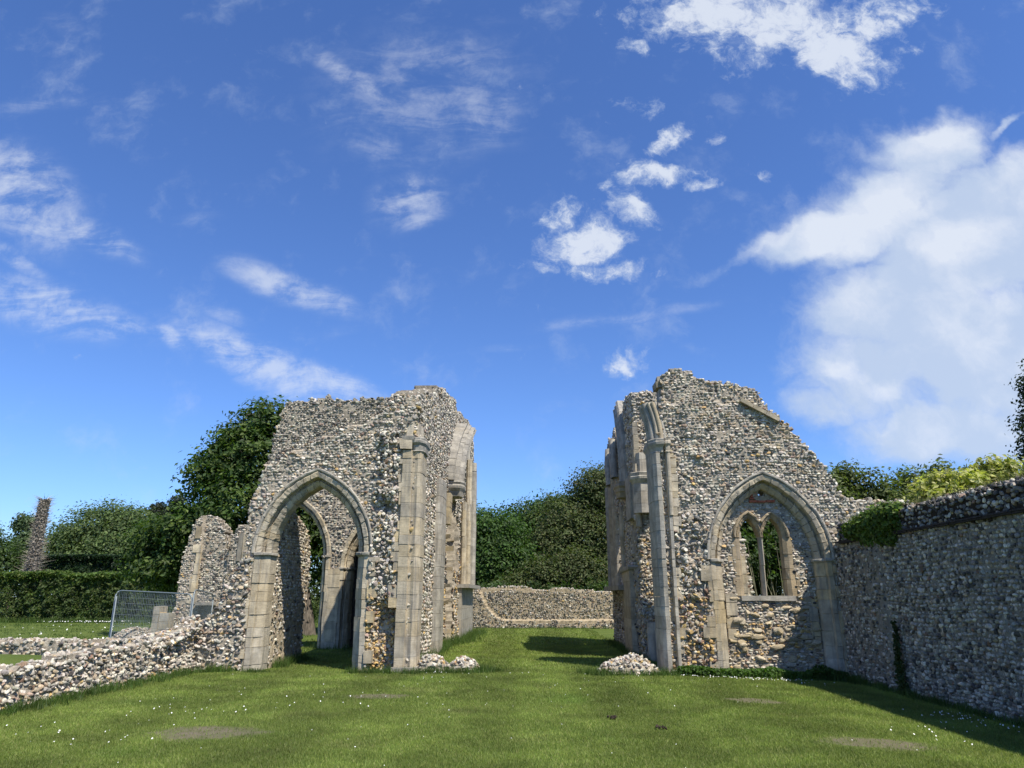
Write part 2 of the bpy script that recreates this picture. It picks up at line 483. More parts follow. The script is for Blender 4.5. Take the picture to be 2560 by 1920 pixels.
def panel(mbc, mbs, O, U, N, outline, holes=(), thick=.6, cell=.07, ch=.063, ln=.088, relief=None, wfun=None,
          tint=(1, 1, 1), mask=None, back=False, rough=0.0, depth=.045, edge=True, prob=.95, keep=None, seed=1, smin=.74, smax=1.12, sets=None, avoid=(), stone_tint=(1, 1, 1), patchy=.72):
    """a flint-faced wall: mortar core with an uneven face, and every flint set in it as its own lump"""
    O = np.asarray(O, float); U = np.asarray(U, float); N = np.asarray(N, float); Zu = np.array([0, 0, 1.0])
    ou = np.asarray(outline, float); u0, z0 = ou.min(0) - cell; u1, z1 = ou.max(0) + cell
    nu = int((u1 - u0) / cell) + 2; nz = int((z1 - z0) / cell) + 2
    wob = lambda u, z: (u + .03 * np.sin(z * 31 + u * 7) + .02 * np.sin(z * 67), z + .03 * np.sin(u * 29 + z * 5) + .02 * np.sin(u * 71))

    def inside(u, z):
        a, b = wob(u, z); i = in_poly(a, b, ou)
        for h in holes:
            i &= ~in_poly(u, z, h)
        return i
    rel = relief or (lambda u, z: 0 * u)
    def nrel(u, z):
        return rel(u, z) + .018 * fbm(u * 3, z * 3, seed)
    uc = u0 + (np.arange(nu) + .5) * cell; zc = z0 + (np.arange(nz) + .5) * cell
    UU, ZZ = np.meshgrid(uc, zc, indexing='ij'); I = inside(UU, ZZ)
    gu, gz = np.meshgrid(u0 + np.arange(nu + 1) * cell, z0 + np.arange(nz + 1) * cell, indexing='ij')
    ju = gu + rng.uniform(-.02, .02, gu.shape); jz = gz + rng.uniform(-.02, .02, gz.shape)
    nf = nrel(gu, gz) - .012 + rng.uniform(-.012, .012, gu.shape)
    Vf = O + ju[..., None] * U + jz[..., None] * Zu + nf[..., None] * N
    Vb = O + ju[..., None] * U + jz[..., None] * Zu - thick * N
    nn = (nu + 1) * (nz + 1)
    V = np.concatenate([Vf.reshape(-1, 3), Vb.reshape(-1, 3)])
    idx = np.arange(nn).reshape(nu + 1, nz + 1)
    i, j = np.nonzero(I)
    a, b, c, d = idx[i, j], idx[i + 1, j], idx[i + 1, j + 1], idx[i, j + 1]
    hand = np.dot(np.cross(U, Zu), N) > 0
    q = lambda *t: np.stack(t if hand else t[::-1], 1)
    F = [q(a, b, c, d), q(d + nn, c + nn, b + nn, a + nn)]
    Ip = np.pad(I, 1)
    E = []
    for (di, dj, p, r) in ((0, 1, d, c), (0, -1, b, a), (1, 0, c, b), (-1, 0, a, d)):
        m = ~Ip[i + 1 + di, j + 1 + dj]
        F.append(q(p[m], r[m], r[m] + nn, p[m] + nn)); E.append((i[m], j[m], di, dj))
    F = np.concatenate(F)
    used = np.unique(F); mp_ = np.full(2 * nn, -1); mp_[used] = np.arange(len(used))
    mbc.add(V[used], mp_[F], tint, False)
    # coursed flints
    wf = wfun or (lambda u, z: np.zeros(len(u), int))
    Ws = [W_STD, W_GREY, W_WARM, W_DARK, W_SHADE, W_FAR] if sets is None else sets
    def colour(u, z):
        k = wf(u, z); C = np.zeros((len(u), 3))
        for t in np.unique(k):
            m = k == t; C[m] = pick(Ws[t], m.sum()) * np.array(stone_tint)
        return C
    def course(ch, ln, msk, side=1):
        us = []; zs = []; ls = []; hs = []
        z = z0
        while z < z1:
            h = ch * rng.uniform(.8, 1.25); u = u0 + rng.uniform(0, ln)
            while u < u1:
                l = ln * rng.uniform(.6, 1.5); us.append(u + l / 2); zs.append(z + h / 2 + rng.normal(0, h * .07)); ls.append(l); hs.append(h); u += l
            z += h
        u = np.array(us); z = np.array(zs); l = np.array(ls); h = np.array(hs)
        z = z + .03 * np.sin(u * 1.7 + seed) + (rough * .05) * rng.normal(size=len(u))
        pf = fbm(u * 1.1, z * 1.4, seed + 200); m = inside(u, z) & (rng.random(len(u)) < prob * np.where(pf > .42, patchy, 1.0))
        gs = (1 + .22 * fbm(u * .9, z * .9, seed + 300))
        if msk is not None:
            m &= msk(u, z)
        if keep is not None:
            m &= keep(u, z)
        for av in avoid:
            m &= ~in_poly(u, z, av)
        u, z, l, h, gs = u[m], z[m], l[m], h[m], gs[m, None]
        s = np.stack([l / 2 * 1.10, h / 2 * 1.14, np.full(len(u), depth)], 1) * rng.uniform(smin, smax, (len(u), 1)) * gs
        if side > 0:
            nrm = nrel(u, z) + rng.uniform(-.8, -.12, len(u)) * depth + rough * np.abs(rng.normal(0, .035, len(u)))
            P = O + u[:, None] * U + z[:, None] * Zu + nrm[:, None] * N
            stones(mbs, P, s, U, N, tilt=.22 + .5 * rough, twist=.09 + .6 * rough, col=colour(u, z))
        else:
            P = O + u[:, None] * U + z[:, None] * Zu - thick * N
            stones(mbs, P, s, U, -N, tilt=.22, twist=.2, col=colour(u, z))
    if mask is None:
        course(ch, ln, None)
    else:
        for (cc, ll, mk) in mask:
            course(cc, ll, mk)
    if back:
        course(ch * 1.3, ln * 1.4, None, -1)
    if edge:
        for (ei, ej, di, dj) in E:
            u = uc[ei]; z = zc[ej]
            keepm = z > z0 + cell * 2.5
            for h in holes:                                        # hole rims carry dressed stone instead
                keepm &= ~in_poly(u + di * cell, z + dj * cell, h)
            u, z = u[keepm], z[keepm]
            nd = max(2, int(thick / .10))
            for t in range(nd):
                sel = rng.random(len(u)) < .62
                uu = u[sel] + di * cell * .4; zz = z[sel] + dj * cell * .4; k = len(uu)
                if k == 0:
                    continue
                dn = rel(uu, zz) - (t + rng.uniform(.1, .9, k)) * ((thick + rel(uu, zz)) / nd)
                P = O + uu[:, None] * U + zz[:, None] * Zu + dn[:, None] * N
                P = P + rng.normal(0, .012, P.shape)
                s = np.stack([np.full(k, .054), np.full(k, .042), np.full(k, .036)], 1) * rng.uniform(.6, 1.35, (k, 1)) * rng.uniform(.8, 1.25, (k, 3))
                out = di * U + dj * Zu
                stones(mbs, P, s, U if abs(dj) else Zu, out, tilt=.5, twist=.6, col=colour(uu, zz))


# ------------------------------------------------------------------ dressed stone
ASH_A = np.array([(1.04, 1.0, .93)]) * np.array([(.45, .395, .295), (.42, .375, .295), (.48, .42, .315), (.43, .36, .245), (.40, .365, .305), (.50, .45, .355)])
ASH_W = np.array([(.42, .335, .205), (.45, .36, .225), (.40, .34, .24), (.43, .37, .27), (.38, .335, .26), (.46, .36, .20)])
ASH_G = np.array([(.37, .34, .28), (.34, .315, .265), (.41, .375, .305), (.39, .345, .27), (.33, .305, .26)])


def ash(p=ASH_A):
    return (p[rng.integers(len(p))] * .6 + p.mean(0) * .4) * rng.uniform(.90, 1.08)


def arch_pos(uc, zs, a, Rr, side, t, r):
    """point on a two-centred arch ring, t 0 at the springing, 1 at the apex, r out from the inner curve"""
    c = uc - side * (a - Rr) * -1 if False else uc + side * (a - Rr)
    rad = Rr + r
    ph1 = np.arccos(np.clip((Rr - a) / rad, -1, 1))
    ph = t * ph1
    return c + side * rad * np.cos(ph), zs + rad * np.sin(ph)


def to3(O, U, N, u, z, d):
    O = np.asarray(O, float); U = np.asarray(U, float); N = np.asarray(N, float)
    return O + np.asarray(u)[..., None] * U + np.asarray(z)[..., None] * np.array([0, 0, 1.0]) - np.asarray(d)[..., None] * N


def loft(mb, rings, col):
    n = rings.shape[1]; m = rings.shape[0]
    i = np.arange(m - 1)[:, None] * n; j = np.arange(n)[None]; j2 = (j + 1) % n
    F = np.stack([i + j, i + j2, i + n + j2, i + n + j], -1).reshape(-1, 4)
    V = rings.reshape(-1, 3) + rng.normal(0, .0035, (m * n, 3))
    mb.add(V, F, col)
    mb.add(V, [list(range(n))[::-1]], col); mb.add(V, [list(range((m - 1) * n, m * n))], col)


def arch_ring(mb, O, U, N, uc, zs, a, Rr, prof, nv, pal, t_max=1.0, gap=.007, sides=(-1, 1), t0=0.0, jit=.006):
    prof = np.asarray(prof, float)
    for side in sides:
        cuts = np.linspace(t0, t_max, nv + 1); cuts[1:-1] += rng.uniform(-.15, .15, nv - 1) / nv
        L = Rr * 1.1
        for k in range(nv):
            g = gap / L / 2
            ts = np.linspace(cuts[k] + (g if k else 0), cuts[k + 1] - (g if cuts[k + 1] < .999 else 0), 4)
            jr, jd = rng.normal(0, jit, 2)
            rings = []
            for t in ts:
                u, z = arch_pos(uc, zs, a, Rr, side, t, prof[:, 0] + jr)
                rings.append(to3(O, U, N, u, z, prof[:, 1] + jd))
            loft(mb, np.array(rings), ash(pal))


def jamb(mb, O, U, N, uc, a, side, prof, z0, z1, pal, ch=.29, gap=.006, lowgrey=True, jit=.006):
    prof = np.asarray(prof, float); z = z0
    while z < z1 - .05:
        h = min(ch * rng.uniform(.55, 1.45), z1 - z)
        if z1 - (z + h) < .1: h = z1 - z
        jr, jd = rng.normal(0, jit, 2)
        rings = [to3(O, U, N, uc + side * (a + prof[:, 0] + jr), np.full(len(prof), zz), prof[:, 1] + jd) for zz in (z + gap / 2, z + h - gap / 2)]
        loft(mb, np.array(rings), ash(pal) if z - z0 > .9 or not lowgrey else (ash(pal) * .5 + ash(ASH_G) * .6))
        z += h


def impost(mb, O, U, N, uc, a, side, prof, z0, z1, pal, proj=.05):
    prof = np.asarray(prof, float)
    c = prof.mean(0)
    lev = [(z0, .0), (z0 + (z1 - z0) * .35, .5), (z0 + (z1 - z0) * .45, 1.0), (z1 - .012, 1.0), (z1, .8)]
    rings = []
    for z, e in lev:
        q = prof.copy()
        q[:, 0] -= proj * e * (prof[:, 0] < c[0] + .2)
        q[:, 1] -= proj * e
        q[:, 0] += proj * e * (prof[:, 0] > prof[:, 0].max() - .02)
        rings.append(to3(O, U, N, uc + side * (a + q[:, 0]), np.full(len(q), z), q[:, 1]))
    loft(mb, np.array(rings), ash(pal) * .9)


def quoins(mb, O, U, N, u, side, z0, z1, wmin, wmax, pal, prob=.7, d=(-.035, .25), ch=.27):
    z = z0
    while z < z1:
        h = min(ch * rng.uniform(.7, 1.25), z1 - z)
        if h > .08 and rng.random() < prob:
            w = rng.uniform(wmin, wmax); jd = rng.normal(0, .008)
            uu = np.array([u, u + side * w]); P = []
            for dd in (d[0] + jd, d[1]):
                P.append(to3(O, U, N, np.array([uu[0], uu[1], uu[1], uu[0]]), np.array([z + .006, z + .006, z + h - .006, z + h - .006]) + rng.uniform(-.008, .008, 4), np.full(4, dd)))
            loft(mb, np.array(P), ash(pal))
        z += h


def shaft(mb, poly, z0, z1, pal, ch=.30, gap=.006, jit=.004):
    z = z0; poly = np.asarray(poly, float)
    while z < z1 - .03:
        h = min(ch * rng.uniform(.55, 1.45), z1 - z)
        if z1 - (z + h) < .1: h = z1 - z
        extrude_poly(mb, poly + rng.normal(0, jit, 2), z + gap / 2, z + h - gap / 2, ash(pal))
        z += h


def ngon(cx, cy, r, n=8, rot=22.5, sx=1, sy=1):
    t = np.radians(rot) + np.arange(n) * 2 * np.pi / n
    return np.c_[cx + r * sx * np.cos(t), cy + r * sy * np.sin(t)]


def capital(mb, poly, levels, pal):
    """levels: list of (z, scale about the centroid)"""
    poly = np.asarray(poly, float); c = poly.mean(0)
    rings = np.array([np.c_[c + (poly - c) * s, np.full(len(poly), z)] for z, s in levels])
    loft(mb, rings, ash(pal))


def arch_hole(uc, zs, a, Rr, r, zb, n=10):
    L = [(uc - a - r, zb)] + [tuple(np.array(arch_pos(uc, zs, a, Rr, -1, t, r)).tolist()) for t in np.linspace(0, 1, n)]
    Rt = [tuple(np.array(arch_pos(uc, zs, a, Rr, 1, t, r)).tolist()) for t in np.linspace(1, 0, n)] + [(uc + a + r, zb)]
    return L + Rt


UX = (1, 0, 0); FRONT = (0, -1, 0); UY = (0, 1, 0)


# ------------------------------------------------------------------ ground
def gz(x, y):
    x = np.asarray(x, float); y = np.asarray(y, float)
    z = -.032 * np.clip(x - 3, 0, 4.5) * np.clip((28 - y) / 8, 0, 1)
    z = z + .05 * np.clip((-x - 5.5) / 2, 0, 1) * np.clip((18 - y) / 2, 0, 1)
    z = z + .42 * np.exp(-((x + 12.5) / 3.4) ** 4 - ((y - 15.8) / 2.2) ** 2) * np.clip((-8.3 - x) / .5, 0, 1)
    z = z - .12 * np.clip((-x - 9) / 4, 0, 1) * np.clip((y - 19) / 4, 0, 1) * np.clip((40 - y) / 8, 0, 1)
    return z + .015 * fbm(x * .5, y * .5, 77)


def axis(lo, hi, fine_lo, fine_hi, step):
    a = np.arange(fine_lo, fine_hi + step, step)
    l = fine_lo - np.geomspace(step, fine_lo - lo, 34); h = fine_hi + step + np.geomspace(step, hi - fine_hi, 34)
    return np.concatenate([l[::-1], a, h])


gx_ = axis(-1500, 1500, -18, 12, .25); gy_ = axis(-300, 2500, 4, 44, .25)
GX, GY = np.meshgrid(gx_, gy_, indexing='ij')
mb = MB(); ng = len(gy_)
ii = np.arange((len(gx_) - 1))[:, None] * ng + np.arange(ng - 1)[None]
mb.add(np.stack([GX, GY, gz(GX, GY)], -1).reshape(-1, 3), np.stack([ii, ii + ng, ii + ng + 1, ii + 1], -1).reshape(-1, 4), (.5, .5, .5), True)
tag(mb.build("ground", M_GROUND), kind='structure')


# ------------------------------------------------------------------ ruin on the left
YF = 17.2
ruinL = thing("ruined_chapel", (-5, YF, 0), "roofless flint ruin pierced by a big open pointed arch, left of the grass aisle", "ruin")
core = MB(); st = MB(); asm = MB()
OF = (0, YF, 0)
aL, RL, ucL, zsL = 1.06, 1.75, -5.36, 2.66
diag = [(-9, 3.6), (-6.7, 4.75), (-5.7, 5.25), (-5.0, 5.6), (-3.95, 6.0), (-3.5, 6.6), (-3.3, 9)]
dx_ = np.array([p[0] for p in diag]); dz_ = np.array([p[1] for p in diag])


def above(u, z):
    return z > np.interp(u, dx_, dz_) + .06 * np.sin(u * 9)


def reliefL(u, z):
    r = np.where(above(u, z), -.16, 0.0)
    c = np.exp(-((u + 3.62) / .36) ** 2)                            # torn core beside the crossing pier
    r = r + c * (.10 * fbm(u * 5, z * 4, 5) - .03) * (z < 5.8)
    r = r - .30 * np.exp(-((u + 3.58) / .29) ** 4) * (1 / (1 + np.exp((z - 1.5) * 14)))
    r = r - .16 * np.exp(-((u + 3.62) / .2) ** 2 - ((z - 3.72) / .14) ** 2) + .09 * np.exp(-((u + 3.6) / .3) ** 2 - ((z - 4.05) / .22) ** 2)
    r = r + .10 * np.exp(-((u + 3.7) / .12) ** 2) * ((z > 4.0) & (z < 5.6)) + .025 * fbm(u * 2.2, z * 2.2, 9)
    return r


def wL(u, z):
    k = np.where(above(u, z), 1, 0)
    k = np.where((np.abs(u + 3.6) < .42) & (z < 1.7), 2, k)
    k = np.where((rng.random(len(u)) < .25) & (z < 3.3) & (u > -4) & (u < -3.2), 2, k)
    return k


outL = [(-7.05, -.2), (-6.98, .6), (-6.9, 2.6), (-6.92, 3.4), (-6.95, 3.9), (-6.8, 4.3), (-6.68, 5.0), (-6.56, 5.6), (-6.43, 6.3), (-6.35, 6.42), (-5.9, 6.44),
        (-5.62, 6.5), (-5.42, 6.57), (-5.2, 6.50), (-4.9, 6.46), (-4.3, 6.50), (-3.7, 6.49), (-3.5, 6.58), (-3.2, 6.5), (-2.98, 6.44), (-2.98, -.2)]
panel(core, st, OF, UX, FRONT, outL, [arch_hole(ucL, zsL, aL, RL, .31, -.5)], thick=.62, relief=reliefL, wfun=wL, seed=3,
      avoid=[arch_hole(ucL, zsL, aL, RL, .36, -.5), [(-3.3, -1), (-2.9, -1), (-2.9, 5.4), (-3.3, 5.4)]],
      mask=[(.050, .070, above), (.064, .090, lambda u, z: ~above(u, z) & ~((u > -3.95) & (z < 5.4))),
            (.066, .082, lambda u, z: ~above(u, z) & ((u > -3.95) & (z < 5.4)))], depth=.05)
# torn core: loose projecting flints
n_ = 900
u = rng.uniform(-3.95, -3.36, n_); z = np.concatenate([rng.uniform(.02, 1.65, 520), rng.uniform(1.6, 5.6, n_ - 520)])
P = to3(OF, UX, FRONT, u, z, -reliefL(u, z) - rng.uniform(0, .05, n_))
stones(st, P, np.stack([rng.uniform(.03, .075, n_), rng.uniform(.025, .06, n_), rng.uniform(.03, .08, n_)], 1), UX, FRONT, tilt=.8, twist=.9,
       col=np.where((z < 1.7)[:, None], pick(W_WARM, n_), pick(W_STD, n_)))
# wall of the aisle inside, facing right along the grass (x = -3.25)
ON = (-3.22, 0, 0)
winN = [(28.6, 2.7), (28.6, 4.6), (29.2, 5.5), (29.9, 4.6), (29.9, 2.7)]


def reliefN(u, z):
    r = .03 * fbm(u * 1.5, z * 1.5, 12)
    r = r - .34 * ((u > 24.4) & (u < 28.6) & (z < 5.3)) + .10 * fbm(u * 3, z * 3, 15) * ((u > 24.4) & (u < 31.5) & (z < 5.3))
    return r


def wN(u, z):
    return np.where((u > 24.6) & (u < 31.5) & (z < 3.6) & (rng.random(len(u)) < .75), 2, 0)


outN = [(17.5, -.2), (17.5, 6.45), (18.5, 6.8), (19.6, 7.3), (20.6, 7.55), (21.8, 7.9), (22.4, 8.25), (23.2, 8.45), (24.2, 8.75), (25.4, 8.8), (26.8, 9.1), (27.6, 9.25), (28.3, 8.9),
        (29.6, 9.2), (31, 9.3), (33, 9.7), (35.4, 9.8), (36.2, 9.3), (36.4, -.2)]
panel(core, st, ON, UY, (1, 0, 0), outN, [winN], thick=.75, cell=.12, ch=.092, ln=.15, relief=reliefN, wfun=wN, seed=11, depth=.05)
# back wall of the chapel with two arches
OB = (0, 24.5, 0)
a1, R1, u1c, zs1 = 1.1, 1.9, -8.42, 3.0
a2, R2, u2c, zs2 = .98, 1.7, -5.34, 2.6
outB = [(-9.95, -.2), (-9.95, 4.8), (-9.6, 5.5), (-9.2, 6.4), (-8.6, 6.9), (-7.6, 7.2), (-6.2, 7.3), (-4.0, 7.4), (-4.0, -.2)]
panel(core, st, OB, UX, FRONT, outB, [arch_hole(u1c, zs1, a1, R1, .3, -.5), arch_hole(u2c, zs2, a2, R2, .3, -.5)], thick=.7, cell=.1, ch=.075, ln=.105, seed=21, avoid=[arch_hole(u1c, zs1, a1, R1, .36, -.5), arch_hole(u2c, zs2, a2, R2, .36, -.5)], wfun=lambda u, z: np.ones(len(u), int))
# inner stub of side wall seen through the arch
OS_ = (-6.46, 0, 0)
outS = [(17.80, -.1), (17.80, 3.9), (18.6, 4.0), (19.2, 3.75), (19.8, 3.6), (20.35, 3.3), (20.6, 2.9), (20.7, 2.0), (20.45, 1.2), (20.55, -.1)]
panel(core, st, OS_, UY, (1, 0, 0), outS, thick=.6, ch=.07, ln=.11, seed=31, wfun=lambda u, z: np.where(z > 1.4, 0, 1), keep=lambda u, z: rng.random(len(u)) < np.clip(.08 + z * .40, 0, 1),
      tint=(1.12, 1.08, 1.0))
flL = st.build("flint_facing", M_FLINT, core.build("rubble_wall", M_MORTAR, ruinL))

PROF_L = [(.33, .62), (.33, .02), (.315, -.012), (.29, -.025), (.20, .0), (.185, .03), (.19, .15), (.165, .21), (.135, .20), (.12, .155), (.105, .15), (.03, .21), (.0, .26), (0, .62)]
HOOD_L = [(.405, .1), (.405, -.045), (.385, -.062), (.355, -.055), (.328, -.015), (.328, .1)]
m1 = MB(); arch_ring(m1, OF, UX, FRONT, ucL, zsL, aL, RL, PROF_L, 13, ASH_A); archL = m1.build("arch_moulding", M_ASH, ruinL)
m1 = MB(); arch_ring(m1, OF, UX, FRONT, ucL, zsL, aL, RL, HOOD_L, 6, ASH_G, gap=.006); m1.build("hood_mould", M_ASH, archL)
JP_L = [(.33, .62), (.33, .0), (.315, -.015), (.20, -.01), (.185, .02), (.175, .07), (.155, .07), (.02, .19), (0, .23), (0, .62)]
for side in (-1, 1):
    m1 = MB(); jamb(m1, OF, UX, FRONT, ucL, aL, side, JP_L, -.1, 2.57, ASH_A, .27)
    quoins(m1, OF, UX, FRONT, ucL + side * (aL + .325), side, 0, 2.55, .06, .28, ASH_A if side < 0 else ASH_W, .62, d=(-.055, .25))
    j = m1.build("jamb", M_ASH, ruinL)
    m1 = MB(); impost(m1, OF, UX, FRONT, ucL, aL, side, JP_L, 2.565, 2.67, ASH_G); m1.build("impost", M_ASH, j)
# crossing respond
m1 = MB()
sx, sy = -3.02, 17.42
polyS = [(-3.27, 17.9), (-3.27, 17.14), (-3.05, 17.12), (-3.03, 17.20), (-2.98, 17.20), (-2.90, 17.17), (-2.83, 17.21), (-2.79, 17.32), (-2.79, 17.9)]
shaft(m1, polyS, .12, 5.12, ASH_A, .31); quoins(m1, OF, UX, FRONT, -3.265, -1, 1.4, 3.4, .05, .22, ASH_W, .8, d=(-.05, .25)); quoins(m1, OF, UX, FRONT, -3.265, -1, 3.5, 4.9, .02, .10, ASH_A, .7, d=(-.05, .25))
extrude_poly(m1, [(-3.33, 17.9), (-3.33, 17.08), (-3.0, 17.02), (-2.82, 17.06), (-2.74, 17.2), (-2.74, 17.9)], -.1, .12, ash(ASH_G), .97)
resp = m1.build("respond_shaft", M_ASH, ruinL)
m1 = MB(); capital(m1, [(-3.04, 17.9), (-3.04, 17.2), (-2.96, 17.15), (-2.86, 17.16), (-2.79, 17.25), (-2.76, 17.4), (-2.76, 17.9)], [(5.08, 1.0), (5.10, 1.1), (5.12, 1.0), (5.24, 1.08), (5.30, 1.3), (5.35, 1.34), (5.37, 1.2), (5.42, 1.22), (5.45, 1.0)], ASH_G); box(m1, (-3.36, 17.1, 5.16), (-3.06, 17.6, 5.38), ash(ASH_A), .025); box(m1, (-3.30, 17.08, 5.39), (-3.0, 17.6, 5.47), ash(ASH_G), .02); m1.build("capital", M_ASH, resp)
m1 = MB(); extrude_poly(m1, [(-3.22, 17.9), (-3.22, 17.2), (-3.08, 17.16), (-2.90, 17.24), (-2.88, 17.9)], 5.47, 5.82, ash(ASH_A), .9); m1.build("springer", M_ASH, resp)
# pilaster on the aisle wall
m1 = MB(); shaft(m1, [(-3.5, 22.7), (-3.12, 22.7), (-3.02, 22.9), (-3.02, 23.9), (-3.12, 24.1), (-3.5, 24.1)], -.05, 5.3, ASH_G, .33); m1.build("pilaster", M_ASH, ruinL)
# springing of the wall arch and the corbel that carries it
m1 = MB()
base = np.array([(-3.35, 25.7), (-2.98, 25.75), (-3.0, 25.95), (-2.84, 26.0), (-2.88, 26.15), (-2.72, 26.3), (-2.76, 26.42), (-2.70, 26.6), (-2.80, 26.7), (-2.78, 26.9), (-2.95, 27.0), (-3.35, 27.05)])
tt = np.linspace(0, 1, 11)
for k in range(10):
    rings = []
    for t in np.linspace(tt[k] + .002, tt[k + 1] - .002, 3):
        q = base.copy(); q[:, 1] += 3.0 * t ** 1.8; q[:, 0] += np.where(base[:, 0] > -3.2, .18 * t ** 1.6, 0); q[:, 1] += (base[:, 1] - 26.4) * .5 * t
        rings.append(np.c_[q, np.full(len(q), 5.75 + 2.75 * t)])
    loft(m1, np.array(rings), ash(ASH_G) * .82)
vr = m1.build("vault_springer", M_ASH, ruinL)
# torn masonry in the bay, ledges of broken stones
for k in range(10):
    m1 = MB(); y = rng.uniform(26.6, 30.0); z = rng.uniform(.3, 3.8); box(m1, (-3.6, y, z), (-3.24 + rng.uniform(-.06, .05), y + rng.uniform(.2, .45), z + rng.uniform(.08, .15)), ash(ASH_W) * .6, .035); m1.build("broken_block", M_ASH, ruinL)
m1 = MB(); pc = [(-3.3, 25.8), (-2.78, 25.9), (-2.66, 26.2), (-2.66, 26.7), (-2.8, 26.95), (-3.3, 27.0)]
capital(m1, pc, [(5.18, .72), (5.36, .8), (5.48, 1.0), (5.55, 1.04), (5.62, .98), (5.68, 1.05), (5.75, 1.0)], ASH_G); m1.build("corbel", M_ASH, vr)
m1 = MB(); shaft(m1, [(-3.4, 25.2), (-3.05, 25.2), (-3.05, 25.8), (-3.4, 25.8)], 4.1, 5.2, ASH_W, .3); m1.build("pier_fragment", M_ASH, vr)
# far bundle of shafts and sill course
m1 = MB()
for yy, rr, xx in ((30.3, .12, -3.02), (31.0, .17, -2.94), (31.8, .14, -2.98), (32.6, .20, -2.90), (33.5, .16, -2.96), (34.4, .14, -2.98)):
    m2_ = MB(); shaft(m2_, ngon(xx - .04, yy, rr, 8), 2.15, 7.6 if yy > 31.5 else 5.5, ASH_A if yy < 32 else ASH_G, .6); m2_.build("wall_shaft", M_ASH, ruinL)
shaft(m1, [(-3.5, 30.0), (-3.06, 30.0), (-3.06, 35.2), (-3.5, 35.2)], -.1, 2.0, ASH_G, .36)
cl = m1.build("pier_base", M_ASH, ruinL)
m1 = MB(); extrude_poly(m1, [(-3.5, 29.9), (-2.76, 29.9), (-2.72, 35.4), (-3.5, 35.4)], 2.0, 2.15, ash(ASH_G)); m1.build("string_course", M_ASH, cl)
for k in range(4):
    m1 = MB(); tube(m1, [(-3.2 + .02, 31.0 + k * .45, 7.6), (-3.12, 31.0 + k * .45, 8.6), (-3.1, 31.2 + k * .5, 9.0)], .13, ash(ASH_G), 6); m1.build("broken_rib", M_ASH, ruinL)
# inner arches
PROF_I = [(.34, .7), (.34, .0), (.30, -.03), (.20, -.01), (.19, .12), (.15, .16), (.12, .10), (.10, .10), (.02, .22), (0, .28), (0, .7)]
for (uc, zs, a, Rr, nm) in ((u1c, zs1, a1, R1, 1), (u2c, zs2, a2, R2, 2)):
    m1 = MB(); arch_ring(m1, OB, UX, FRONT, uc, zs, a, Rr, PROF_I, 10, ASH_A); ia = m1.build("inner_arch", M_ASH, ruinL)
    for side in (-1, 1):
        m1 = MB(); jamb(m1, OB, UX, FRONT, uc, a, side, PROF_I, -.1, zs - .1, ASH_A, .33)
        j = m1.build("jamb", M_ASH, ia)
        m1 = MB(); impost(m1, OB, UX, FRONT, uc, a, side, PROF_I, zs - .1, zs, ASH_G); m1.build("impost", M_ASH, ia)
m1 = MB()
shaft(m1, [(-7.02, 25.1), (-7.02, 24.47), (-6.62, 24.45), (-6.62, 25.1)], -.1, 2.55, ASH_A, .3); m1.build("pier_face", M_ASH, ruinL)
m1 = MB()
for k in range(9):
    box(m1, (-6.5 + k * .26, 25.24 + rng.uniform(0, .012), -.05), (-6.5 + k * .26 + .252, 25.29, 4.6), (.5, .5, .5))
box(m1, (-6.5, 25.19, 2.02), (-4.1, 25.238, 2.16), (.5, .5, .5)); box(m1, (-6.5, 25.19, .0), (-4.1, 25.238, .14), (.5, .5, .5))
m1.build("plank_door", M_WOOD, ruinL)

# ------------------------------------------------------------------ ruin on the right
ruinR = thing("ruined_chapel", (5.4, YF, 0), "flint ruin with a blocked pointed arch holding a twin lancet window, beside the tall wall", "ruin")
core = MB(); st = MB()
aR, RR, ucR, zsR = 1.085, 1.80, 5.445, 2.49


def reliefR(u, z):
    r = .03 * fbm(u * 2, z * 2, 41)
    torn = np.exp(-((u - 3.62) / .34) ** 2) * (z < 3.9)
    r = r + torn * (.08 * fbm(u * 5, z * 4, 42) - .02)
    r = r + .10 * np.exp(-((u - 3.95) / .25) ** 2 - ((z - (5.05 - .5 * (u - 3.7))) / .10) ** 2)
    r = r - .05 * (z > 6.42 + .2 * np.sin(u * 5)) + .05 * np.exp(-((u - 3.75) / .25) ** 2) * (z > 5.4)
    return r


def wR(u, z):
    k = np.zeros(len(u), int)
    q = rng.random(len(u))
    k = np.where((u < 4.1) & (z < 1.6) & (q < .7), 2, k)
    k = np.where((u < 4.1) & (z < 2.8) & (z > 1.6) & (q < .25), 2, k)
    k = np.where((u > 4.8) & (u < 6.2) & (z > 5.2) & (z < 5.8) & (q < .3), 2, k)
    return k


outR = [(3.0, -.2), (3.05, 5.2), (3.1, 6.25), (3.22, 6.45), (3.18, 6.9), (3.3, 7.08), (3.45, 7.17), (3.65, 7.2), (3.95, 7.07), (4.15, 6.9), (4.45, 6.82), (4.76, 6.78), (5.27, 6.68), (5.5, 6.57), (5.6, 6.35),
        (5.86, 6.0), (6.18, 5.68), (6.4, 5.38), (6.66, 5.07), (6.91, 4.7), (7.07, 4.4), (7.22, 3.97), (7.4, 3.86), (7.8, 3.84), (8.8, 3.8), (8.8, -.3)]
panel(core, st, OF, UX, FRONT, outR, [arch_hole(ucR, zsR, aR, RR, .30, -.5)], thick=.85, relief=reliefR, wfun=wR, ch=.063, ln=.090, seed=43, depth=.05, avoid=[arch_hole(ucR, zsR, aR, RR, .345, -.5)])
n_ = 260
u = rng.uniform(3.25, 3.98, n_); z = rng.uniform(.05, 3.6, n_)
P = to3(OF, UX, FRONT, u, z, -reliefR(u, z) - rng.uniform(0, .05, n_))
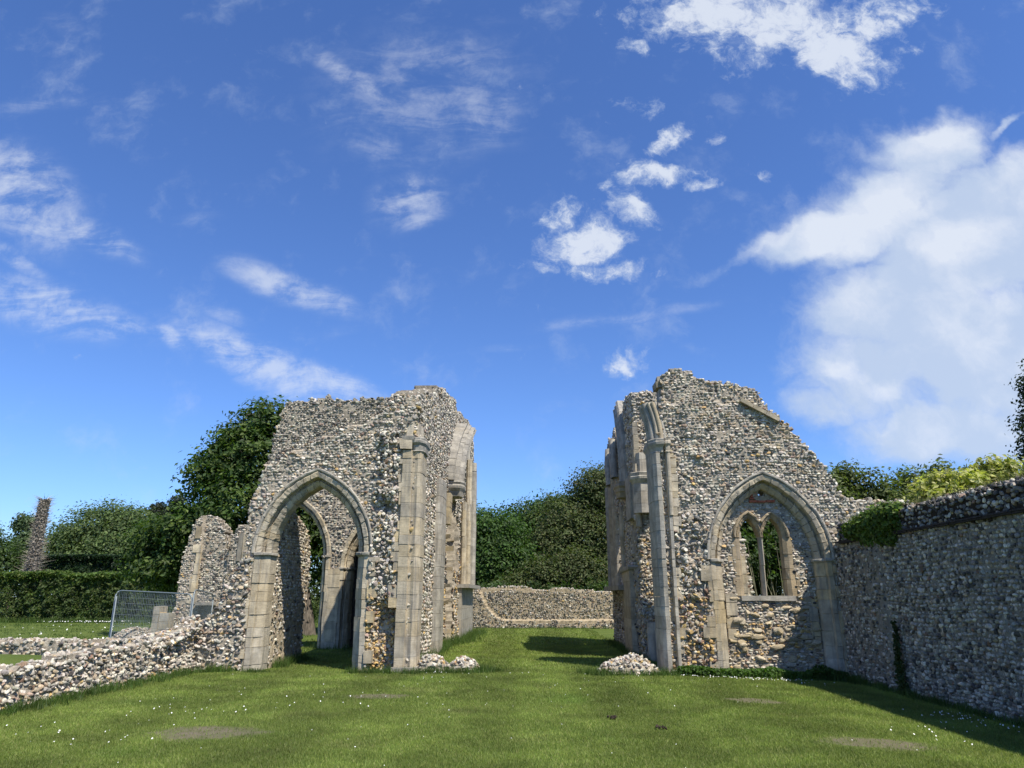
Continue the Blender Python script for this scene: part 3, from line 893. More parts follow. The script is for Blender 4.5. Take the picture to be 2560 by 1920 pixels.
stones(st, P, np.stack([rng.uniform(.03, .08, n_), rng.uniform(.025, .06, n_), rng.uniform(.03, .07, n_)], 1), UX, FRONT, tilt=.7, twist=.8,
       col=np.where((z < 1.7)[:, None], pick(W_WARM, n_), pick(W_STD, n_)))
# wall facing the aisle, x = 2.95
OSW = (2.95, 0, 0)
winS = [(24.9, 2.7), (24.9, 4.3), (25.5, 5.2), (26.2, 4.3), (26.2, 2.7)]


def reliefS(u, z):
    r = .03 * fbm(u * 1.6, z * 1.6, 52)
    r = r - .10 * ((u > 20.9) & (u < 22.3) & (z < 3.8)) + .12 * fbm(u * 3, z * 3, 53) * ((u < 22.6) & (z < 4))
    return r


outSW = [(20.62, -.2), (20.62, 7.45), (21.0, 7.55), (22.5, 7.9), (23.3, 7.9), (23.8, 7.3), (25.0, 7.75), (25.6, 7.2), (26.4, 7.8), (27.2, 7.3), (28.2, 7.75), (28.9, 7.3), (29.1, -.2)]
panel(core, st, OSW, UY, (-1, 0, 0), outSW, [winS], thick=.75, cell=.1, ch=.09, ln=.13, relief=reliefS, seed=51, back=False, depth=.05)
panel(core, st, (0, 20.6, 0), UX, FRONT, [(2.92, -.2), (2.93, 2.0), (2.97, 3.5), (2.94, 5.0), (2.92, 7.3), (3.05, 7.5), (3.4, 7.55), (3.76, 7.4), (3.76, -.2)], thick=.5, relief=lambda u, z: .05 * fbm(u * 4, z * 3, 58), wfun=lambda u, z: np.where((z < 3.2) & (rng.random(len(u)) < .4), 2, 0), rough=.5, seed=57)
flR = st.build("flint_facing", M_FLINT, core.build("rubble_wall", M_MORTAR, ruinR))

PROF_R = [(.32, .6), (.32, .0), (.30, -.015), (.275, -.025), (.19, .0), (.175, .03), (.18, .13), (.155, .19), (.13, .18), (.115, .14), (.10, .135), (.02, .22), (0, .27), (0, .6)]
JP_R = [(.32, .6), (.32, .0), (.305, -.015), (.20, -.01), (.19, .03), (.185, .08), (.16, .085), (.02, .2), (0, .25), (0, .6)]
HOOD_R = [(.39, .1), (.39, -.04), (.372, -.055), (.345, -.05), (.318, -.015), (.318, .1)]
m1 = MB(); arch_ring(m1, OF, UX, FRONT, ucR, zsR, aR, RR, PROF_R, 13, ASH_A); archR = m1.build("arch_moulding", M_ASH, ruinR)
m1 = MB(); arch_ring(m1, OF, UX, FRONT, ucR, zsR, aR, RR, HOOD_R, 6, ASH_G, gap=.006); m1.build("hood_mould", M_ASH, archR)
for side in (-1, 1):
    m1 = MB(); jamb(m1, OF, UX, FRONT, ucR, aR, side, JP_R, -.25, 2.40, ASH_W, .27)
    quoins(m1, OF, UX, FRONT, ucR + side * (aR + .315), side, 0, 2.35, .06, .30, ASH_W, .62, d=(-.055, .25))
    j = m1.build("jamb", M_ASH, ruinR)
    m1 = MB(); impost(m1, OF, UX, FRONT, ucR, aR, side, JP_R, 2.395, 2.50, ASH_G); m1.build("impost", M_ASH, j)
# infill wall and its window
core = MB(); st = MB()
YI = YF + .34; OI = (0, YI, 0)
wx0, wx1, wsp, wsill = 4.87, 5.89, 3.02, 1.66
hw = (wx1 - wx0) / 2
WM = .045                                                           # half width of the mullion
la = (hw - WM) / 2
lanc = [wx0 + la, wx1 - la]
LR = la * 2.35
holesW = [arch_hole(c, wsp, la, LR, .05, wsill) for c in lanc]
full = arch_hole(ucR, zsR, aR, RR, .06, -.3)


def wI(u, z):
    q = rng.random(len(u))
    k = np.where((z < 1.05) & (q < .75), 2, 0)
    k = np.where((z > 1.05) & (np.abs(u - 5.4) > .75) & (q < .45) & (z < 1.7), 2, k)
    return k


holeWin = [(wx0 - .05, wsill)] + holesW[0][1:-1] + holesW[1][1:-1] + [(wx1 + .05, wsill)]
tre = ngon(5.47, 4.06, .085, 8).tolist()
panel(core, st, OI, UX, FRONT, full, [holeWin, tre], thick=.4, cell=.05, wfun=wI, ch=.060, ln=.09, seed=61, avoid=[arch_hole(c, wsp, la - .045, LR - .045, .21, wsill - .1) for c in lanc] + [ngon(5.47, 4.03, .2, 8).tolist(), [(5.12, 3.82), (5.85, 3.82), (5.7, 4.1), (5.2, 4.1)]], relief=lambda u, z: .02 * fbm(u * 3, z * 3, 62), edge=False, depth=.05)
# larger squared blocks in the lower infill
nb = 46
bu = rng.uniform(4.45, 6.4, nb); bz = np.concatenate([rng.uniform(.55, .82, 22), rng.uniform(.1, 1.6, nb - 22)])
stones(st, to3(OI, UX, FRONT, bu, bz, rng.uniform(-.03, .0, nb)), np.stack([rng.uniform(.07, .17, nb), rng.uniform(.05, .085, nb), np.full(nb, .06)], 1), UX, FRONT, tilt=.1, twist=.06,
       col=np.array([ash(ASH_W) * rng.uniform(.8, 1.1) for _ in range(nb)]))
inf = core.build("infill_wall", M_MORTAR, ruinR); st.build("flint_facing", M_FLINT, inf)
m1 = MB(); quoins(m1, OI, UX, FRONT, 4.40, 1, .7, 1.75, .15, .33, ASH_W, .85, d=(-.03, .2)); quoins(m1, OI, UX, FRONT, 6.50, -1, .5, 1.9, .12, .36, ASH_W, .8, d=(-.03, .2)); m1.build("squared_stone", M_ASH, inf)
win = MB()
PROF_W = [(.125, .3), (.125, -.02), (.115, -.035), (.045, .035), (.045, .3)]
ASH_T = np.array([(.37, .285, .175), (.40, .31, .19), (.35, .28, .185)])
OW = (0, YI, 0)
for c, sd in zip(lanc, (-1, 1)):
    arch_ring(win, OW, UX, FRONT, c, wsp, la - .045, LR - .045, PROF_W, 4, ASH_T, gap=.004)
    jamb(win, OW, UX, FRONT, c, la - .045, sd, [(.24, .3), (.24, -.015), (.13, -.02), (.045, .04), (.045, .3)], wsill, wsp, ASH_T, .34, lowgrey=False)
for sd in (-1, 1):
    quoins(win, OW, UX, FRONT, 5.38 + sd * (hw + .2), sd, wsill, 2.9, .03, .12, ASH_T, .6, d=(-.012, .2))
wino = win.build("window", M_ASH, ruinR)
m1 = MB(); shaft(m1, [(5.38 - WM, YI + .08), (5.38, YI - .0), (5.38 + WM, YI + .08), (5.38 + WM, YI + .2), (5.38, YI + .27), (5.38 - WM, YI + .2)], wsill, wsp + .32, ASH_G * .95, .8); m1.build("mullion", M_ASH, wino)
m1 = MB()
for c, sd in zip(lanc, (-1, 1)):
    arch_ring(m1, OW, UX, FRONT, c, wsp, la - .045, LR - .045, [(.20, .06), (.20, -.045), (.18, -.075), (.15, -.07), (.125, -.03), (.125, .06)], 3, ASH_T, gap=.003, sides=(sd,), jit=.002)
    arch_ring(m1, OW, UX, FRONT, c, wsp, la - .045, LR - .045, [(.20, .06), (.20, -.045), (.18, -.075), (.15, -.07), (.125, -.03), (.125, .06)], 2, ASH_T, gap=.003, sides=(-sd,), t0=.52, jit=.002)
m1.build("hood_mould", M_ASH, wino)
m1 = MB()
for k in range(3):
    x = 4.78 + k * .42; box(m1, (x, YI - .05, 1.56), (x + .415, YI + .35, wsill + .01), ash(ASH_G), .006)
m1.build("sill", M_ASH, wino)
m1 = MB()
th = np.linspace(0, 2 * np.pi, 25)[:-1]
inner = np.c_[5.47 + .085 * np.cos(th) * (1 + .18 * np.cos(3 * (th - np.pi / 2))), 4.06 + .085 * np.sin(th) * (1 + .18 * np.cos(3 * (th - np.pi / 2)))]
outer = np.c_[5.47 + .20 * np.sign(np.cos(th)) * np.abs(np.cos(th)) ** .7, 4.03 + .145 * np.sign(np.sin(th)) * np.abs(np.sin(th)) ** .7]
for k in range(24):
    q = (k + 1) % 24; P = []
    for d in (-.03, .22):
        P.append(to3(OW, UX, FRONT, np.array([inner[k, 0], outer[k, 0], outer[q, 0], inner[q, 0]]), np.array([inner[k, 1], outer[k, 1], outer[q, 1], inner[q, 1]]), np.full(4, d)))
    loft(m1, np.array(P), ASH_T[k // 8])
m1.build("tracery_eye", M_ASH, wino)
m1 = MB()
for k in range(3):
    box(m1, (5.17 + k * .21, YI - .028, 3.845), (5.17 + k * .21 + .2, YI + .1, 3.90), (.5, .5, .5), .004)
for k in range(3):
    box(m1, (5.19 + k * .03, YI - .028, 3.92 + k * .05), (5.30 + k * .03, YI + .1, 3.96 + k * .05), (.5, .5, .5), .004)
m1.build("brick_course", M_BRICK, wino)
# crossing respond on the right: half octagon with a roll beside it
m1 = MB()
polyR = [(2.80, 17.95), (2.80, 17.28), (2.83, 17.14), (2.91, 17.06), (3.00, 17.05), (3.03, 17.20), (3.08, 17.24), (3.13, 17.20), (3.15, 17.10), (3.22, 17.10), (3.22, 17.95)]
shaft(m1, polyR, .08, 5.0, ASH_G * 1.05, .32); quoins(m1, OF, UX, FRONT, 3.20, 1, .1, 2.5, .05, .26, ASH_A, .6, d=(-.05, .25)); quoins(m1, OF, UX, FRONT, 3.24, 1, 3.1, 5.0, .06, .20, ASH_A * 1.15, .95, ch=.2, d=(-.05, .25))
extrude_poly(m1, [(2.74, 17.95), (2.74, 17.22), (2.9, 17.02), (3.3, 17.02), (3.36, 17.2), (3.36, 17.95)], -.1, .08, ash(ASH_G), .97)
resR = m1.build("respond_shaft", M_ASH, ruinR)
m1 = MB(); shaft(m1, ngon(3.20, 17.12, .055, 10), 3.5, 5.0, ASH_A, .55); m1.build("roll_shaft", M_ASH, resR)
m1 = MB(); capital(m1, [(2.80, 17.95), (2.80, 17.30), (2.92, 17.10), (3.08, 17.08), (3.08, 17.95)], [(5.0, 1.0), (5.02, 1.08), (5.04, 1.0), (5.12, 1.08), (5.2, 1.28), (5.26, 1.3), (5.28, 1.2), (5.33, 1.24), (5.35, 1.1)], ASH_G)
capital(m1, ngon(3.20, 17.12, .06, 10), [(5.0, 1.0), (5.03, 1.35), (5.05, 1.05), (5.17, 1.15), (5.22, 1.7), (5.28, 1.75), (5.30, 1.5), (5.35, 1.6)], ASH_A); m1.build("capital", M_ASH, resR)
m1 = MB()
for (x0, y0, rr, cc) in ((2.92, 17.36, .10, ASH_G), (3.0, 17.24, .055, ASH_A), (3.09, 17.20, .06, ASH_A), (3.17, 17.22, .05, ASH_G), (2.88, 17.55, .10, ASH_G)):
    tt = np.linspace(0, 1, 8); tube(m1, np.c_[x0 - .16 * tt ** 2, y0 + .1 * tt, 5.33 + .98 * tt], rr, ash(cc), 8)
m1.build("springer", M_ASH, resR)
m1 = MB(); box(m1, (3.05, 17.3, 6.72), (3.28, 17.75, 6.86), ash(ASH_W) * .7, .02); box(m1, (3.10, 17.35, 6.88), (3.28, 17.7, 7.02), ash(ASH_G) * .8, .02); box(m1, (3.13, 17.35, 6.3), (3.27, 17.8, 6.70), ash(ASH_G) * .9, .01); m1.build("corner_block", M_ASH, ruinR)
# sloping weather moulding where an aisle roof met the wall
m1 = MB()
p0, p1 = np.array((5.08, 6.33)), np.array((5.98, 5.80)); dd = (p1 - p0) / 3; nrm = np.array((.53, .9)) * .045
for k in range(3):
    a, b = p0 + dd * k + dd * .01, p0 + dd * (k + 1) - dd * .01; P = []
    for d in (-.10, .1):
        P.append(to3(OF, UX, FRONT, np.array([a[0] - nrm[0], b[0] - nrm[0], b[0] + nrm[0], a[0] + nrm[0]]), np.array([a[1] - nrm[1], b[1] - nrm[1], b[1] + nrm[1], a[1] + nrm[1]]), np.full(4, d)))
    loft(m1, np.array(P), ash(ASH_W) * .9)
m1.build("weather_moulding", M_ASH, ruinR)
# aisle side: corbelled octagonal shaft, jamb strip, arch springing, far shafts
m1 = MB(); pc = ngon(3.10, 20.58, .33, 8, 22.5)
shaft(m1, pc, 3.92, 4.76, ASH_G * 1.15, .29); oc = m1.build("corbelled_shaft", M_ASH, ruinR)
m1 = MB(); capital(m1, pc, [(4.76, 1.0), (4.82, 1.12), (4.88, 1.27), (4.95, 1.29), (4.97, 1.2), (5.06, 1.26), (5.08, 1.12)], ASH_G); m1.build("capital", M_ASH, oc)
m1 = MB(); shaft(m1, ngon(3.12, 20.6, .25, 6, 0), 5.08, 5.66, ASH_G * 1.1, .3); m1.build("springer", M_ASH, oc)
m1 = MB(); shaft(m1, [(2.86, 20.55), (3.0, 20.5), (3.04, 20.9), (2.86, 20.9)], 5.0, 6.6, ASH_A, .3); m1.build("angle_stone", M_ASH, ruinR)
m1 = MB(); shaft(m1, ngon(2.90, 20.55, .085, 8), 3.55, 5.35, ASH_A, .4); m1.build("wall_shaft", M_ASH, ruinR)
m1 = MB(); shaft(m1, [(2.82, 21.5), (3.1, 21.5), (3.1, 22.6), (2.82, 22.6)], 3.9, 5.2, ASH_G, .3)
m1.build("wall_shaft", M_ASH, ruinR)
m1 = MB(); arch_ring(m1, OSW, UY, (-1, 0, 0), 26.2, 5.2, 2.9, 4.0, [(.5, .1), (.5, -.10), (.42, -.16), (.36, -.10), (.28, -.2), (.2, -.15), (.14, -.24), (0, -.2), (0, .1)], 6, ASH_G, t_max=.55, sides=(-1,))
vs = m1.build("vault_arch", M_ASH, ruinR)
m1 = MB(); capital(m1, [(3.1, 22.8), (2.66, 22.85), (2.56, 23.1), (2.56, 23.6), (2.68, 23.8), (3.1, 23.85)], [(4.72, .6), (4.86, .72), (4.9, .84), (5.0, .9), (5.05, 1.05), (5.1, 1.06), (5.14, .98), (5.2, 1.0)], ASH_W * .85); m1.build("corbel", M_ASH, vs)
m1 = MB(); shaft(m1, [(2.8, 22.4), (3.1, 22.4), (3.1, 24.6), (2.84, 24.6), (2.8, 23.2)], -.05, 2.42, ASH_A, .36); js = m1.build("pilaster", M_ASH, ruinR)
m1 = MB(); capital(m1, [(2.78, 22.4), (3.1, 22.4), (3.1, 24.6), (2.78, 24.6)], [(2.42, 1.0), (2.46, 1.1), (2.52, 1.15), (2.56, 1.12)], ASH_G); m1.build("capital", M_ASH, js)
m1 = MB(); shaft(m1, [(2.98, 20.4), (3.15, 20.28), (3.76, 20.28), (3.76, 20.6), (2.98, 20.6)], .0, .98, ASH_G * 1.15, .48); m1.build("plinth", M_ASH, ruinR)
m1 = MB()
for yy, rr in ((24.5, .10), (26.3, .13), (26.9, .10), (27.5, .15), (28.2, .11), (28.8, .14)):
    m1 = MB(); shaft(m1, ngon(2.91, yy, rr, 8), 2.0 if yy > 26 else 2.6, 6.0 + .3 * math.sin(yy * 5) if yy > 26.5 else 4.6, ASH_A if yy < 28 else ASH_G, .6); m1.build("wall_shaft", M_ASH, ruinR)
for k, (yy, zt) in enumerate(((25.6, 7.0), (27.4, 7.0))):
    m1 = MB(); tube(m1, [(2.8, yy - .3, zt - 1.3), (2.78, yy - .1, zt - .5), (2.85, yy + .15, zt + .15)], .15, ash(ASH_G), 6); m1.build("broken_rib", M_ASH, ruinR)
m1 = MB(); extrude_poly(m1, [(3.0, 24.3), (2.66, 24.3), (2.62, 26.5), (2.62, 29.1), (3.0, 29.1)], 1.86, 2.02, ash(ASH_G), 1.0); m1.build("string_course", M_ASH, ruinR)
# fragment of a farther pier that shows through the window
core = MB(); st = MB()
panel(core, st, (0, 21.6, 0), UX, FRONT, [(5.5, -.2), (5.5, 3.7), (5.85, 3.8), (6.0, 3.4), (6.12, 2.9), (6.22, 2.0), (6.3, -.2)], thick=.5, seed=71, cell=.09, ch=.09, ln=.13)
pf = core.build("inner_pier", M_MORTAR, ruinR); st.build("flint_facing", M_FLINT, pf)
m1 = MB(); shaft(m1, [(5.86, 21.7), (5.86, 21.56), (6.08, 21.54), (6.1, 21.7)], 0, 2.8, ASH_A * 1.1, .35); m1.build("dressed_edge", M_ASH, pf)

# ------------------------------------------------------------------ tall boundary wall on the right
bw = thing("boundary_wall", (7.1, 8, 0), "tall shaded flint boundary wall with dark coping along the right edge of the lawn", "wall")
core = MB(); st = MB()
OBW = (6.95, 0, 0)
outBW = [(-4, -.35), (-4, 2.80), (17.15, 2.80), (17.15, -.35)]


def keepBW(u, z):
    pr = np.where(u > 14.9, .62, 1.0)
    return (u > 7) & (rng.random(len(u)) < pr)


def reliefBW(u, z):
    return .02 * fbm(u * 1.2, z * 1.2, 81) + .05 * ((u > 15.0) & (z < 2.6)) * (1 / (1 + np.exp(-(u - 15) * 8)))


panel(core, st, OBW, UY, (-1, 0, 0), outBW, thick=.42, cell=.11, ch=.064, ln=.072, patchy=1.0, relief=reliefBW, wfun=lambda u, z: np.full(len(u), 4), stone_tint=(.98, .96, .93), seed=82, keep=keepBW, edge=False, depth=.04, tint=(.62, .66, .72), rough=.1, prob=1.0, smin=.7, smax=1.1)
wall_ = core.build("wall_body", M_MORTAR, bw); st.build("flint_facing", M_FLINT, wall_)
core = MB(); st = MB()
panel(core, st, (6.93, 0, 0), UY, (-1, 0, 0), [(-4, 2.86), (-4, 3.24), (16.9, 3.22), (16.9, 2.86)], thick=.5, cell=.09, ch=.085, ln=.075, wfun=lambda u, z: np.where(rng.random(len(u)) < .72, 3, 4), seed=83,
      keep=lambda u, z: u > 7, tint=(.11, .10, .10), depth=.045, edge=False, rough=.3, prob=.85)
n_ = 1100                                                           # rounded top of the coping
yy = rng.uniform(7.5, 16.9, n_); tt = rng.uniform(0, 1, n_)
P = np.c_[6.93 + .5 * tt, yy, 3.22 + .09 * np.sin(np.pi * tt) + rng.uniform(-.02, .02, n_)]
stones(st, P, np.stack([rng.uniform(.03, .07, n_), rng.uniform(.03, .06, n_), rng.uniform(.025, .05, n_)], 1), UY, (0, 0, 1), tilt=.4, twist=.9, col=pick(W_DARK, n_))
cop = core.build("coping", M_MORTAR, bw); st.build("flint_facing", M_FLINT, cop)
m1 = MB()
for row in range(2):
    y = -4 + row * .1
    while y < 16.8:
        l = rng.uniform(.2, .26)
        box(m1, (6.895 - .018 * row + rng.uniform(-.006, .006), y, 2.806 + row * .029), (7.3, y + l - .006, 2.832 + row * .029), (.5, .5, .5), .002); y += l
m1.build("tile_course", M_TILE, bw)

# ------------------------------------------------------------------ far end wall
fw = thing("end_wall", (0, 40.6, 0), "low flint wall with a pale zigzag mortar scar closing the far end of the grass", "wall")
core = MB(); st = MB()


def reliefE(u, z):
    q = np.interp(z, [.25, .6, 1.1, 1.9], [-1.6, -2.2, -2.7, -3.1])
    return np.where((u > q) & (z > .42), -.07, .03) + .03 * fbm(u * 2, z * 2, 91)


def scar(u, z):
    q = np.interp(z, [.30, .6, 1.1, 1.9], [-1.55, -2.2, -2.7, -3.1])
    s = (np.abs(u - q) < .10) & (z > .3)
    s |= (np.abs(z - .34) < .09) & (u > -1.6) & (u < 3.2) & (np.sin(u * 5) > -.5)
    s |= z > 1.98 + .1 * np.sin(u * 3)
    return s


panel(core, st, (0, 40.6, 0), UX, FRONT, [(-5.5, -.3), (-5.5, 1.95), (-3.9, 2.02), (-2.3, 2.12), (-1.6, 2.16), (-.76, 2.14), (.18, 1.96), (.8, 2.08), (1.25, 2.16), (2.18, 2.0), (3.2, 1.92), (4.2, 1.9), (6.5, 1.85), (6.5, -.3)],
      thick=.8, cell=.1, ch=.075, ln=.10, relief=reliefE, wfun=lambda u, z: np.where(z > 1.85, 0, 5), keep=lambda u, z: ~scar(u, z) & ~((u > 1.9) & (rng.random(len(u)) < .22)), tint=(1.05, .98, .85), stone_tint=(.92, .93, .94), prob=1.0, patchy=1.0, seed=92, depth=.05)
w_ = core.build("rubble_wall", M_MORTAR, fw); st.build("flint_facing", M_FLINT, w_)

# ------------------------------------------------------------------ low broken walls on the left
lw = thing("low_wall", (-8, 13, 0), "low broken flint wall bordering the lawn on the left, climbing to the open arch", "wall")
core = MB(); st = MB()
LOWSET = [W_STD, W_GREY, W_WARM, W_DARK, W_SHADE, W_FAR, np.array([.24, .25, .18, .09, .17, .025, .02, .025])]
topLW = [(4, .58), (9, .58), (10.5, .60), (11.2, .57), (12.1, .64), (12.8, .70), (13.6, .72), (14.3, .68), (15.0, .74), (15.8, .78), (16.5, .86), (17.0, 1.0), (17.3, 1.25)]
panel(core, st, (-7.82, 0, 0), UY, (1, 0, 0), [(4, -.2)] + topLW + [(17.3, -.2)], thick=.42, ch=.058, ln=.080, wfun=lambda u, z: np.full(len(u), 6), sets=LOWSET, smin=.6, smax=1.3, seed=101, relief=lambda u, z: -.12 * z + .04 * fbm(u * 1.6, z * 2, 102) + .03 * fbm(u * 5, z * 5, 103), rough=.4, keep=lambda u, z: u > 8, depth=.055)
outST = [(-15.5, -.1), (-15.5, .60), (-13, .62), (-11.5, .66), (-10.3, .60), (-9.4, .66), (-8.6, .80), (-8.0, .95), (-7.6, 1.22), (-7.3, 1.7), (-7.12, 2.2), (-6.95, 2.62), (-6.85, 2.62), (-6.85, -.1)]
panel(core, st, (0, 17.1, 0), UX, FRONT, outST, thick=.8, ch=.068, ln=.092, wfun=lambda u, z: np.full(len(u), 6), sets=LOWSET, smin=.6, smax=1.25, seed=105, relief=lambda u, z: .05 * fbm(u * 2, z * 2, 106) - .1 * np.clip(-u - 7.4, 0, 1) * 0, rough=.5, depth=.06)
# rubble fallen in the angle between them
n_ = 1500
uu = rng.uniform(-9.6, -7.2, n_); vv = rng.uniform(15.2, 17.3, n_)
hz = .62 + np.clip((vv - 15.4) / 1.9, 0, 1) ** 1.3 * np.clip((uu + 9.6) / 2.2, 0, 1) * .6
m = (uu > -8.5) | (vv > 16.7); uu, vv, hz = uu[m], vv[m], hz[m]; k = len(uu)
m2 = uu < -7.75
uu, vv, hz = uu[m2], vv[m2], hz[m2]; k = len(uu)
stones(st, np.c_[uu, vv, hz + rng.uniform(-.05, .05, k)], np.stack([rng.uniform(.03, .075, k), rng.uniform(.03, .06, k), rng.uniform(.025, .05, k)], 1), UX, (0, 0, 1), tilt=.5, twist=1.5, col=pick(LOWSET[6], k))
w_ = core.build("rubble_wall", M_MORTAR, lw); st.build("flint_facing", M_FLINT, w_)

rem = thing("wall_remnant", (-12.8, 27.6, 0), "tall rounded flint wall stump with a pale dressed edge, left of the open arch", "ruin")
core = MB(); st = MB()
YT = 27.6
outT = [(-13.731, -0.903), (-13.69, 0.615), (-13.634, 2.409), (-13.524, 3.513), (-13.414, 4.093), (-13.22, 4.548), (-12.931, 4.727), (-12.489, 4.562), (-12.213, 4.203), (-12.034, 3.444), (-11.799, 3.32), (-11.758, 3.927), (-11.509, 4.313), (-11.109, 4.272), (-10.902, 3.789), (-9.936, 3.513), (-9.936, -0.903)]
niche = [(-12.806, -0.075), (-12.806, 1.333), (-11.84, 1.333), (-11.84, -0.075)]
panel(core, st, (0, YT, 0), UX, FRONT, outT, [niche], thick=.8, cell=.09, ch=.068, ln=.095, seed=111, wfun=lambda u, z: np.where(u < -13.0, 0, 1), relief=lambda u, z: np.where((u > -13.0) & (u < -11.9), -.12, 0) + .02 * fbm(u * 3, z * 3, 112))
panel(core, st, (0, YT + .45, 0), UX, FRONT, [(-12.95, -.2), (-12.95, 1.45), (-11.7, 1.45), (-11.7, -.2)], thick=.3, ch=.08, ln=.1, seed=113, wfun=lambda u, z: np.full(len(u), 2), edge=False)
w_ = core.build("rubble_wall", M_MORTAR, rem); st.build("flint_facing", M_FLINT, w_)
m1 = MB(); quoins(m1, (0, YT, 0), UX, FRONT, -12.94, -1, 1.4, 3.8, .12, .32, ASH_A * 1.35, .97, d=(-.03, .3), ch=.34); m1.build("dressed_edge", M_ASH, rem)
m1 = MB(); box(m1, (-13.2, YT - .04, 3.82), (-13.0, YT + .3, 4.27), ash(ASH_W) * .8, .01); m1.build("jamb_stone", M_ASH, rem)
m1 = MB(); box(m1, (-12.88, YT - .08, 1.34), (-11.75, YT + .4, 1.44), ash(ASH_G) * .8, .01); m1.build("lintel", M_ASH, rem)
m1 = MB(); box(m1, (-11.48, YT - .05, 2.95), (-11.32, YT + .3, 4.0), ash(ASH_G) * .7, .01); m1.build("window_jamb", M_ASH, rem)
m1 = MB(); box(m1, (-11.30, YT - .07, 2.95), (-11.12, YT + .3, 4.0), ash(ASH_W) * .9, .01); m1.build("window_jamb", M_ASH, rem)

blk = thing("stone_stub", (-14.0, 27.2, -.1), "stub of squared grey stone blocks with pale joints behind the wire fence", "ruin")
m1 = MB()
for k in range(6):
    z0 = -.42 + k * .29
    box(m1, (-14.20, 27.1, z0), (-13.98, 27.7, z0 + .28), ash(ASH_G) * .9, .006)
m1.build("narrow_pier", M_ASH, blk)
m1 = MB()
for k in range(5):
    z0 = -.40 + k * .29
    box(m1, (-13.95, 27.12, z0 + .03), (-13.62, 27.7, z0 + .31), ash(ASH_G), .006)
m1.build("block_stack", M_ASH, blk)
m1 = MB(); box(m1, (-13.977, 27.14, -.4), (-13.953, 27.6, 1.1), (1.6, 1.45, 1.15)); m1.build("mortar_joint", M_MORTAR, blk)

rub = thing("rubble_heap", (-15.2, 28.3, -.1), "low heap of loose flints behind the wire fence", "rubble")
mounds = [(rub, (-15.15, 28.2), (1.25, .7), .62, 700, 121)]
rl = thing("rubble_heap", (-2.1, 17.55, 0), "double-humped mound of white flints at the foot of the left ruin", "rubble")
rr_ = thing("rubble_heap", (2.0, 17.1, 0), "single rounded mound of flints by the shaft of the right ruin", "rubble")
mounds += [(rl, (-2.45, 17.62), (.40, .32), .34, 210, 122), (rl, (-1.75, 17.62), (.40, .30), .27, 190, 123), (rr_, (2.02, 17.15), (.70, .42), .33, 470, 124)]
byo = {}
for (o, c, rd, h, n_, sd) in mounds:
    e = byo.setdefault(o.name, (o, MB(), MB()))
    th = np.linspace(0, 2 * np.pi, 25)[:-1]; rr2 = np.linspace(0, 1, 7)
    hf = lambda x, y: h * np.clip(1 - (((x - c[0]) / rd[0]) ** 2 + ((y - c[1]) / rd[1]) ** 2) ** 1.3, 0, 1) ** .8 * (1 + .32 * fbm(x * 4, y * 4, sd))
    TT, Q = np.meshgrid(th, rr2, indexing='ij'); X = c[0] + rd[0] * Q * np.cos(TT); Y = c[1] + rd[1] * Q * np.sin(TT)
    V = np.stack([X, Y, hf(X, Y) - .02 + gz(X, Y)], -1)
    i = np.arange(24)[:, None] * 7 + np.arange(6)[None]; i2 = ((np.arange(24) + 1) % 24)[:, None] * 7 + np.arange(6)[None]
    e[1].add(V.reshape(-1, 3), np.stack([i, i + 1, i2 + 1, i2], -1).reshape(-1, 4), (1, 1, 1))
    rs = np.sqrt(rng.random(n_)) * 1.02; ts = rng.uniform(0, 2 * np.pi, n_)
    x = c[0] + rd[0] * rs * np.cos(ts); y = c[1] + rd[1] * rs * np.sin(ts)
    stones(e[2], np.c_[x, y, hf(x, y) + gz(x, y) + rng.uniform(-.02, .03, n_)], np.stack([rng.uniform(.025, .065, n_), rng.uniform(.02, .05, n_), rng.uniform(.02, .04, n_)], 1), UX, (0, -.4, .9), tilt=.6, twist=1.5, col=pick(np.array([.30, .22, .15, .08, .16, .04, .03, .02]), n_))
for nm, (o, a_, b_) in byo.items():
    q = a_.build("mortar_core", M_MORTAR, o); b_.build("loose_flints", M_FLINT, q)

